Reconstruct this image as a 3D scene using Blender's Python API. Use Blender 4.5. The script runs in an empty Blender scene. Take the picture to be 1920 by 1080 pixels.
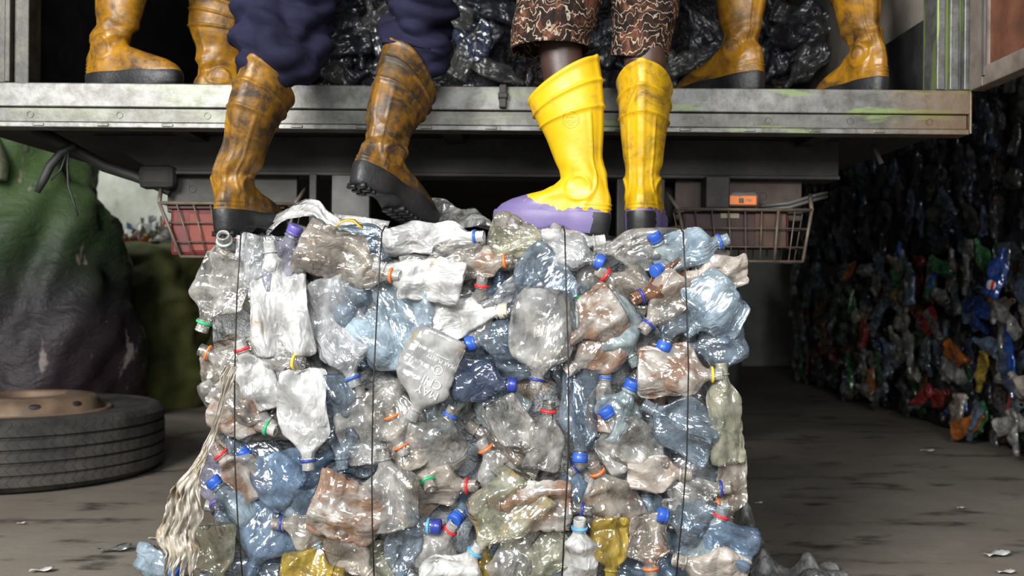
import bpy, bmesh, math, random
import numpy as np
from mathutils import Vector, Matrix, Euler
from mathutils.bvhtree import BVHTree

rng = random.Random(7)
D2R = math.pi / 180
SC = bpy.context.scene
COL = SC.collection

# ---------------------------------------------------------------- camera, world, light, exposure
CAMH, F = 0.75, 1867.0
cam = bpy.data.objects.new('camera', bpy.data.cameras.new('camera'))
COL.objects.link(cam)
cam.location = (0, 0, CAMH)
cam.rotation_euler = (math.pi / 2, 0, 0)
cam.data.sensor_width = 36
cam.data.lens = 36 * F / 1920
cam.data.clip_start = 0.05
cam.data.dof.use_dof = True
cam.data.dof.focus_distance = 2.22
cam.data.dof.aperture_fstop = 4.0
SC.camera = cam

w = bpy.data.worlds.new('overcast_sky')
SC.world = w
w.use_nodes = True
bg = w.node_tree.nodes['Background']
bg.inputs[0].default_value = (0.80, 0.90, 1.0, 1)
bg.inputs[1].default_value = 0.32


def area(name, loc, target, sx, sy, power, col=(1, 1, 1)):
    l = bpy.data.lights.new(name, 'AREA')
    l.shape = 'RECTANGLE'; l.size = sx; l.size_y = sy; l.energy = power; l.color = col
    o = bpy.data.objects.new(name, l); COL.objects.link(o)
    o.location = loc
    o.rotation_euler = (Vector(target) - Vector(loc)).to_track_quat('-Z', 'Y').to_euler()
    return o


area('assumed_yard_daylight', (-2.1, -1.3, 2.6), (-0.35, 2.3, 0.8), 1.7, 1.3, 265, (1.0, 0.985, 0.96))  # area lamp for assumed daylight from behind the camera, main light on the bale
area('added_front_fill', (0.5, -2.4, 2.3), (2.2, 4.4, 0.45), 1.6, 1.3, 95, (1.0, 1.0, 1.0))  # added fill behind the camera, lifts the right-hand bales and the bale front
area('added_back_wall_fill', (-4.6, 6.6, 3.4), (-3.4, 9.4, 1.0), 1.6, 1.2, 75, (0.97, 1.0, 0.95))  # added lamp inside the shed for assumed side daylight, brightens the back wall
SC.view_settings.view_transform = 'Standard'
SC.view_settings.look = 'None'
SC.view_settings.gamma = 1
SC.view_settings.exposure = 0.45
SC.cycles.max_bounces = 6
SC.cycles.diffuse_bounces = 3
SC.cycles.glossy_bounces = 2
SC.cycles.transparent_max_bounces = 12
SC.cycles.caustics_reflective = False
SC.cycles.caustics_refractive = False


def P(px, py, y):
    return Vector(((px - 960) / F * y, y, CAMH - (py - 540) / F * y))


# ---------------------------------------------------------------- helpers
def tag(o, label=None, cat=None, group=None, kind=None):
    if label: o['label'] = label
    if cat: o['category'] = cat
    if group: o['group'] = group
    if kind: o['kind'] = kind
    return o


def empty(name, loc=(0, 0, 0), rot=(0, 0, 0)):
    o = bpy.data.objects.new(name, None); COL.objects.link(o)
    o.location = loc; o.rotation_euler = rot; o.empty_display_size = .1
    return o


def mk(name, verts, faces, mat=None, parent=None, smooth=True):
    me = bpy.data.meshes.new(name)
    me.from_pydata([tuple(v) for v in verts], [], [tuple(f) for f in faces])
    if smooth:
        me.polygons.foreach_set('use_smooth', [True] * len(me.polygons))
    if mat: me.materials.append(mat)
    me.update()
    o = bpy.data.objects.new(name, me); COL.objects.link(o)
    if parent: o.parent = parent
    return o


class MB:
    def __init__(s): s.v = []; s.f = []

    def add(s, verts, faces):
        k = len(s.v)
        s.v += [tuple(map(float, v)) for v in verts]; s.f += [tuple(int(i) + k for i in f) for f in faces]
        return s

    def box(s, lo, hi, M=None):
        (a, b, c), (d, e, f) = lo, hi
        v = [Vector(p) for p in ((a, b, c), (d, b, c), (d, e, c), (a, e, c), (a, b, f), (d, b, f), (d, e, f), (a, e, f))]
        if M: v = [M @ p for p in v]
        return s.add(v, [(0, 3, 2, 1), (4, 5, 6, 7), (0, 1, 5, 4), (1, 2, 6, 5), (2, 3, 7, 6), (3, 0, 4, 7)])

    def tube(s, pts, r, seg=8, cap=True):
        pts = [Vector(p) for p in pts]
        n = len(pts); rs = r if hasattr(r, '__len__') else [r] * n
        up = None; v = []
        for i, p in enumerate(pts):
            t = (pts[min(i + 1, n - 1)] - pts[max(i - 1, 0)]).normalized()
            if up is None:
                up = Vector((0, 0, 1)) if abs(t.z) < .9 else Vector((1, 0, 0))
            x = t.cross(up).normalized(); up = x.cross(t).normalized()
            for k in range(seg):
                a = 2 * math.pi * k / seg
                v.append(p + (x * math.cos(a) + up * math.sin(a)) * rs[i])
        f = [(i * seg + k, i * seg + (k + 1) % seg, (i + 1) * seg + (k + 1) % seg, (i + 1) * seg + k) for i in range(n - 1) for k in range(seg)]
        if cap:
            f += [tuple(range(seg))[::-1], tuple(range((n - 1) * seg, n * seg))]
        return s.add(v, f)

    def lathe(s, prof, seg=48, M=None):
        v = []; n = len(prof)
        for r, z in prof:
            for k in range(seg):
                a = 2 * math.pi * k / seg
                p = Vector((r * math.cos(a), r * math.sin(a), z))
                v.append(M @ p if M else p)
        f = [(i * seg + k, i * seg + (k + 1) % seg, (i + 1) * seg + (k + 1) % seg, (i + 1) * seg + k) for i in range(n - 1) for k in range(seg)]
        return s.add(v, f)

    def build(s, name, mat=None, parent=None, smooth=False, bevel=0):
        o = mk(name, s.v, s.f, mat, parent, smooth)
        if bevel:
            m = o.modifiers.new('bevel', 'BEVEL'); m.width = bevel; m.segments = 2; m.limit_method = 'ANGLE'
        return o


def grid_faces(nu, nv, wrap=False):
    return [(i * nv + j, i * nv + (j + 1) % nv, (i + 1) * nv + (j + 1) % nv, (i + 1) * nv + j)
            for i in range(nu - 1) for j in range(nv if wrap else nv - 1)]


def sm(a, b, x):
    t = np.clip((np.asarray(x, float) - a) / (b - a), 0, 1)
    return t * t * (3 - 2 * t)


def fold(p, seed, lams, amps):
    """sharp triangular creases in random directions, as in crushed plastic"""
    r = np.random.RandomState(seed)
    d = np.zeros(len(p))
    for lam, amp in zip(lams, amps):
        n = r.normal(size=3); n /= np.linalg.norm(n)
        ph = p @ n / lam + r.rand() + .25 * np.sin(p @ r.normal(size=3) / lam * 1.7)
        d += amp * (np.abs((ph % 1.0) - .5) * 4 - 1)
    return d


def waves(p, seed, lams, amps):
    r = np.random.RandomState(seed)
    d = np.zeros(len(p))
    for lam, amp in zip(lams, amps):
        n = r.normal(size=3); n /= np.linalg.norm(n)
        d += amp * np.sin(p @ n / lam * 2 * math.pi + r.rand() * 6.28)
    return d


# ---------------------------------------------------------------- materials
class NT:
    def __init__(s, name):
        s.m = bpy.data.materials.new(name); s.m.use_nodes = True
        s.t = s.m.node_tree; s.t.nodes.clear()
        s.out = s.t.nodes.new('ShaderNodeOutputMaterial')
        tc = s.t.nodes.new('ShaderNodeTexCoord'); s.obj = tc.outputs['Object']

    def n(s, typ, ins=None, out=0, **attr):
        nd = s.t.nodes.new('ShaderNode' + typ)
        for k, v in attr.items(): setattr(nd, k, v)
        for k, v in (ins or {}).items():
            if hasattr(v, 'is_output'): s.t.links.new(v, nd.inputs[k])
            else:
                if hasattr(v, '__len__') and len(v) == 3 and nd.inputs[k].type == 'RGBA': v = (*v, 1)
                nd.inputs[k].default_value = v
        return nd.outputs[out]

    def noise(s, scale, detail=3, rough=.55, vec=None, dist=0, out=0):
        return s.n('TexNoise', {'Vector': vec or s.obj, 'Scale': scale, 'Detail': detail, 'Roughness': rough, 'Distortion': dist}, out)

    def ramp(s, fac, stops):
        nd = s.t.nodes.new('ShaderNodeValToRGB'); s.t.links.new(fac, nd.inputs[0])
        e = nd.color_ramp.elements
        while len(e) < len(stops): e.new(.5)
        for el, (p, c) in zip(e, stops):
            el.position = p; el.color = (c, c, c, 1) if not hasattr(c, '__len__') else (*c, 1)
        return nd.outputs[0]

    def mix(s, fac, a, b, mode='MIX'):
        nd = s.t.nodes.new('ShaderNodeMix'); nd.data_type = 'RGBA'; nd.blend_type = mode
        for i, v in ((0, fac), (6, a), (7, b)):
            if hasattr(v, 'is_output'): s.t.links.new(v, nd.inputs[i])
            else: nd.inputs[i].default_value = v if i == 0 else (*v, 1)
        return nd.outputs[2]

    def math(s, op, a, b=0.5, clamp=False):
        nd = s.t.nodes.new('ShaderNodeMath'); nd.operation = op; nd.use_clamp = clamp
        for i, v in ((0, a), (1, b)):
            if hasattr(v, 'is_output'): s.t.links.new(v, nd.inputs[i])
            else: nd.inputs[i].default_value = v
        return nd.outputs[0]

    def mapping(s, scale=(1, 1, 1), rot=(0, 0, 0), loc=(0, 0, 0), vec=None):
        return s.n('Mapping', {'Vector': vec or s.obj, 'Scale': scale, 'Rotation': rot, 'Location': loc})

    def bump(s, h, strength=.3, dist=.01):
        return s.n('Bump', {'Height': h, 'Strength': strength, 'Distance': dist})

    def sep(s, vec=None):
        nd = s.t.nodes.new('ShaderNodeSeparateXYZ'); s.t.links.new(vec or s.obj, nd.inputs[0])
        return nd.outputs

    def pbr(s, col, rough=.5, metal=0, bump=None, spec=.5, **kw):
        ins = {'Base Color': col, 'Roughness': rough, 'Metallic': metal, 'Specular IOR Level': spec}
        ins.update(kw)
        if bump: ins['Normal'] = bump
        s.t.links.new(s.n('BsdfPrincipled', ins), s.out.inputs[0])
        return s.m

    def surf(s, sh):
        s.t.links.new(sh, s.out.inputs[0]); return s.m


def plain(name, col, rough=.5, metal=0, var=.25, scale=12, bump=.15):
    t = NT(name)
    nz = t.noise(scale, 4)
    c = t.mix(t.ramp(nz, [(.35, 0), (.7, 1)]), tuple(x * (1 - var) for x in col), tuple(min(1, x * (1 + var)) for x in col))
    return t.pbr(c, rough, metal, t.bump(t.noise(scale * 4, 3), bump, .004))


def pet(name, col, opac=.5, stain=0.0, stain_col=(.22, .09, .03), haze=(1, 1, 1), gloss=.12, bumpk=.55, shine=1.25):
    """thin crushed plastic: see-through film, a milky body, and a sharp wrinkled sheen"""
    t = NT(name)
    rnd = t.n('ObjectInfo', out=5)
    vec = t.n('VectorMath', {0: t.obj, 1: t.n('CombineXYZ', {0: rnd, 1: t.math('MULTIPLY', rnd, 7.3), 2: t.math('MULTIPLY', rnd, 3.1)})}, operation='ADD')
    nz = t.noise(16, 3, .6, vec)
    wv = t.noise(9, 2, .5, vec, 0, 1)
    v2 = t.n('VectorMath', {0: t.mapping((1, 1, .45), (.3, .5, 0), vec=vec), 1: t.n('VectorMath', {0: wv, 1: (.05, .05, .05)}, operation='MULTIPLY')}, operation='ADD')
    rid = t.math('ABSOLUTE', t.math('SUBTRACT', t.noise(26, 2.5, .5, v2, .4), .5))
    v3 = t.n('VectorMath', {0: t.mapping((1, 1, .6), (.2, -.4, 0), vec=vec), 1: t.n('VectorMath', {0: wv, 1: (.09, .09, .09)}, operation='MULTIPLY')}, operation='ADD')
    fac = t.n('TexVoronoi', {'Vector': v3, 'Scale': 19.0, 'Randomness': 1.0}, 0)
    h = t.math('ADD', t.math('SUBTRACT', t.noise(15, 1, .5, vec), t.math('MULTIPLY', rid, 1.9)), t.math('MULTIPLY', fac, .42))
    bp = t.bump(h, bumpk, .016)
    dirt = t.ramp(nz, [(.36, 0), (.66, 1)])
    c = t.mix(dirt, tuple(x * .62 for x in col), col)
    o = t.math('ADD', opac - .20, t.math('MULTIPLY', dirt, .36), True)
    if stain > 0:
        sn = t.noise(11, 5, .65, t.n('VectorMath', {0: vec, 1: (3, 5, 9)}, operation='ADD'))
        sf = t.ramp(sn, [(.62 - stain * .35, 0), (.72 - stain * .30, 1)])
        c = t.mix(t.math('MULTIPLY', sf, .85), c, stain_col)
        o = t.math('ADD', o, t.math('MULTIPLY', sf, .35), True)
    lw = t.n('LayerWeight', {'Blend': .35, 'Normal': bp}, 1)
    o = t.math('ADD', o, t.math('MULTIPLY', lw, .22), True)
    dif = t.n('BsdfDiffuse', {'Color': c, 'Normal': bp})
    trl = t.n('BsdfTranslucent', {'Color': c, 'Normal': bp})
    body = t.n('MixShader', {0: .3, 1: dif, 2: trl})
    tint = tuple(min(1, .45 + .55 * x / max(col)) for x in col)
    tra = t.n('BsdfTransparent', {'Color': (*tint, 1)})
    A = t.n('MixShader', {0: o, 1: tra, 2: body})
    gl = t.n('BsdfGlossy', {'Color': (1, 1, 1, 1), 'Roughness': gloss, 'Normal': bp})
    fr = t.n('Fresnel', {'IOR': 1.6, 'Normal': bp})
    fr = t.math('ADD', t.math('MULTIPLY', fr, shine), .03, True)
    return t.surf(t.n('MixShader', {0: fr, 1: A, 2: gl}))


M = {}
M['clear'] = pet('clear_plastic', (.92, .90, .85), .29)
M['white'] = pet('milky_white_plastic', (.95, .95, .93), .76, .06, (.40, .27, .14), bumpk=.7)
M['silver'] = pet('silvery_clear_plastic', (.88, .90, .92), .42, bumpk=.7)
M['stained'] = pet('rust_stained_plastic', (.90, .86, .79), .56, .58, (.24, .10, .035))
M['brownish'] = pet('brownish_clear_plastic', (.78, .70, .60), .40, .22, (.28, .14, .06))
M['brown'] = pet('brown_filled_plastic', (.30, .13, .06), .85, .2)
M['lightblue'] = pet('light_blue_plastic', (.62, .79, .92), .46, bumpk=.7)
M['blue'] = pet('blue_tinted_plastic', (.34, .50, .70), .40)
M['greyblue'] = pet('grey_blue_plastic', (.34, .42, .50), .31)
M['teal'] = pet('pale_teal_plastic', (.68, .82, .86), .40)
M['olive'] = pet('yellow_green_clear_plastic', (.66, .65, .50), .38, .1, (.45, .30, .05))
M['yellow'] = pet('amber_yellow_plastic', (.62, .44, .06), .6)
M['navy'] = pet('dark_blue_plastic', (.10, .135, .22), .6)
M['violet'] = pet('violet_grey_plastic', (.50, .50, .62), .40)
M['beige'] = pet('beige_plastic', (.82, .73, .63), .75, .12)
M['green'] = pet('green_plastic', (.07, .30, .10), .6)
M['red'] = pet('red_label_plastic', (.50, .04, .035), .85)
M['orange'] = pet('orange_label_plastic', (.62, .18, .03), .85)
M['labelblue'] = pet('bright_blue_label_plastic', (.03, .12, .55), .9)
M['shadeclear'] = pet('shaded_clear_plastic', (.15, .15, .145), .42, gloss=.22, shine=.45)  # dark copies of the plastics, the shade of truck and stack in their colour
M['shadebrown'] = pet('shaded_brown_plastic', (.12, .085, .06), .45, gloss=.22, shine=.45)
M['shadered'] = pet('shaded_red_plastic', (.22, .03, .025), .8, gloss=.2, shine=.7)
M['shadegreen'] = pet('shaded_green_plastic', (.03, .14, .05), .7, gloss=.2, shine=.7)
M['shadeorange'] = pet('shaded_orange_plastic', (.30, .10, .03), .8, gloss=.2, shine=.7)
M['shadepet'] = pet('shaded_dark_plastic', (.055, .058, .07), .55, gloss=.22, shine=.4)
M['film'] = pet('dirty_plastic_film', (.66, .60, .50), .80, .22, (.30, .21, .11), gloss=.3, bumpk=.4, shine=.5)
M['clearfilm'] = pet('clear_plastic_film', (.62, .62, .60), .35, .1, (.3, .2, .05))


def capmat(name, col):
    return plain(name, col, .32, 0, .15, 40, .1)


C_ = {k: capmat(k.replace(' ', '_') + '_cap_plastic', v) for k, v in {
    'blue': (.03, .10, .46), 'dark blue': (.025, .04, .26), 'light blue': (.10, .36, .68), 'red': (.62, .025, .03),
    'orange': (.78, .17, .04), 'green': (.03, .42, .16), 'yellow': (.75, .52, .05), 'violet': (.12, .10, .36),
    'pale green': (.42, .55, .45), 'dirty white': (.55, .49, .38)}.items()}

# ---- setting
t = NT('dirty_concrete_floor')
n1 = t.noise(.9, 5, .6); n2 = t.noise(9, 5, .7); n3 = t.noise(3.2, 4, .6, t.mapping((1, 2.2, 1)))
c = t.mix(t.ramp(n1, [(.35, 0), (.65, 1)]), (.125, .107, .086), (.235, .205, .168))
c = t.mix(t.ramp(n3, [(.56, 0), (.68, 1)]), c, (.050, .044, .038))
c = t.mix(t.math('MULTIPLY', t.ramp(n2, [(.55, 0), (.75, 1)]), .5), c, (.25, .225, .19))
M['floor'] = t.pbr(c, t.ramp(n3, [(.5, .85), (.7, .5)]), 0, t.bump(n2, .35, .01), .35)
t = NT('mottled_plaster_wall')
n1 = t.noise(1.6, 6, .65); n2 = t.noise(7, 4)
c = t.mix(t.ramp(n1, [(.35, 0), (.65, 1)]), (.30, .32, .27), (.62, .64, .58))
c = t.mix(t.math('MULTIPLY', t.ramp(n2, [(.55, 0), (.7, 1)]), .4), c, (.2, .2, .15))
M['wall'] = t.pbr(c, .9, 0, t.bump(n2, .3, .02))
M['shed'] = plain('sooty_shed_sheet', (.045, .043, .04), .9)

mk('floor', [(-9, -3, 0), (9, -3, 0), (9, 12, 0), (-9, 12, 0)], [(0, 1, 2, 3)], M['floor'], None, False)['kind'] = 'structure'
MB().box((-6.2, 9.6, 0), (4.2, 9.8, 5.2)).build('wall_back', M['wall'])['kind'] = 'structure'
MB().box((4.0, 1.2, 0), (4.2, 9.6, 5.2)).build('wall_right', M['shed'])['kind'] = 'structure'
MB().box((-6.2, 1.2, 0), (-6.0, 9.6, 5.2)).build('wall_left', M['shed'])['kind'] = 'structure'
MB().box((-6.2, 1.2, 5.2), (4.2, 9.8, 5.35)).build('ceiling', M['shed'])['kind'] = 'structure'


# ---------------------------------------------------------------- bottles
def bottle_geo(L, W, seed, crush=1.0, flat=.36, nseg=34, nring=44, nr=.0135, widen=1.25):
    """a crushed bottle lying flat: neck at +Z, flattened along Y, base at z=0; returns verts, faces, z of neck ring"""
    R = W / 2 / widen
    nl = min(.028, L * .2); lb = L - nl; sh = min(.30 * L, .065)
    prof = [(.012, .003), (.006, .45 * R), (.0, .78 * R), (.004, .94 * R)]
    for i in range(nring):
        u = i / (nring - 1); z = .010 + (lb - .010) * u
        r = R
        if z > lb - sh:
            q = (z - (lb - sh)) / sh
            r = nr + (R - nr) * (.5 + .5 * math.cos(math.pi * q)) ** .85
        else:
            r *= 1 - .035 * max(0, math.sin(z / .016 * math.pi)) * (1.6 if (seed % 4 == 1) else .35)
        prof.append((z, r))
    z = lb
    prof += [(z + .001, nr), (z + .0015, nr * 1.22), (z + .004, nr * 1.22), (z + .0045, nr * .98)]
    zz = z + .006; k = 0
    while zz < L - .002:
        prof.append((zz, nr * (1.06 if k % 2 else .95))); zz += .0028; k += 1
    prof += [(L, nr * .95), (L, nr * .8), (L - .012, nr * .78)]
    prof = np.array(prof); nz = len(prof)
    th = np.linspace(0, 2 * math.pi, nseg, endpoint=False)
    Z = np.repeat(prof[:, 0], nseg); R_ = np.repeat(prof[:, 1], nseg); T = np.tile(th, nz)
    m = 1 - sm(lb - sh * .75, lb - .002, Z)
    fl = flat * m + (1 - m)
    r = np.random.RandomState(seed)
    tw = m * r.uniform(-.5, .5) * np.sin(Z / L * 3)
    x = R_ * np.cos(T) * (1 + (widen - 1) * m); y = R_ * np.sin(T) * fl
    x, y = x * np.cos(tw * .3) - y * np.sin(tw * .3), x * np.sin(tw * .3) + y * np.cos(tw * .3)
    p = np.stack([x, y, Z], 1)
    s = W / .08
    d = fold(p * [1, 1.3, .62], seed, [.075 * s, .052 * s, .036 * s, .024 * s], np.array([.0075 * s, .0055 * s, .0034 * s, .0016 * s]) * crush)
    d2 = fold(p, seed + 99, [.12 * s, .08 * s], np.array([.0045, .0022]) * crush * s)
    sgn = np.sin(T)
    p[:, 1] += m * d * (.55 + .45 * np.abs(sgn)) * np.where(sgn > 0, .7, 1)
    p[:, 0] += m * d2
    p[:, 2] += m * .6 * d2 * np.cos(T)
    # in-plane bend and pinches
    p[:, 0] += m * (r.uniform(-.10, .10) * W + r.uniform(-.09, .09) * W * np.sin(Z / L * 3.1 + r.rand() * 3)) * sm(L, L * .4, Z)
    p[:, 0] *= 1 + m * r.uniform(-.14, .10) * np.sin(Z / L * r.uniform(4, 7) + r.rand() * 6)
    p[:, 1] += m * r.uniform(-.010, .010) * np.sin(Z / L * 5 + r.rand() * 6)
    f = grid_faces(nz, nseg, True)
    f.append(tuple(range(nseg))[::-1])
    return p, f, lb


def ring_geo(nr, h=.0065):
    mb = MB(); a, b = nr * 1.30, nr * 1.05
    mb.lathe([(b, 0), (a, .0008), (a * 1.02, h * .5), (a, h - .0008), (b, h)], 28)
    return mb


def cap_geo(nr, h=.021):
    mb = MB(); v = []; seg = 48
    prof = [(1.10, 0), (1.20, .0005), (1.22, .004), (1.16, .0048), (1.19, .0055), (1.20, h - .003), (1.12, h - .0006), (.95, h), (0.02, h)]
    for q, (r, z) in enumerate(prof):
        for k in range(seg):
            a = 2 * math.pi * k / seg
            rr = nr * r * (1 + (.028 if k % 2 and 4 <= q <= 5 else 0))
            v.append((rr * math.cos(a), rr * math.sin(a), z))
    mb.add(v, grid_faces(len(prof), seg, True)); return mb


def place_matrix(nx, ny, bx, by, Y, tilt=0, flip=0):
    a, b = P(nx, ny, Y), P(bx, by, Y)
    d = a - b
    ang = math.atan2(d.x, d.z)
    return Matrix.Translation(b) @ Matrix.Rotation(ang, 4, 'Y') @ Matrix.Rotation(tilt * D2R, 4, 'X') @ Matrix.Rotation(flip, 4, 'Z'), d.length


WIRES = [[(452, 436), (444, 560), (440, 700), (440, 860), (446, 980), (456, 1100)],
         [(716, 436), (708, 560), (700, 720), (697, 880), (698, 980), (702, 1100)],
         [(1059, 436), (1062, 560), (1066, 680), (1066, 850), (1060, 960), (1053, 1100)],
         [(1281, 436), (1287, 560), (1291, 690), (1288, 850), (1280, 960), (1266, 1100)]]
WX = [446, 702, 1063, 1285]
COLN = ['left of first wire', 'between first and second wires', 'between middle two wires',
        'between third and fourth wires', 'right of fourth wire']
TINTN = {'clear': 'clear', 'white': 'milky-white', 'silver': 'silvery', 'stained': 'rust-stained', 'brownish': 'brown-tinged', 'brown': 'brown',
         'lightblue': 'pale-blue', 'blue': 'blue-tinted', 'greyblue': 'grey-blue', 'teal': 'teal-tinted', 'olive': 'yellow-green', 'yellow': 'amber',
         'navy': 'navy', 'violet': 'violet-grey', 'beige': 'beige', 'green': 'green', 'red': 'red', 'orange': 'orange', 'labelblue': 'bright-blue', 'shadeclear': 'shaded clear', 'shadepet': 'dark grey', 'shadebrown': 'shaded brown'}
ORD = ['first', 'second', 'third', 'fourth', 'fifth', 'sixth', 'seventh', 'eighth', 'ninth', 'tenth', 'eleventh', 'twelfth', 'thirteenth', 'fourteenth',
       'fifteenth', 'sixteenth', 'seventeenth', 'eighteenth', 'nineteenth', 'twentieth']

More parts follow.
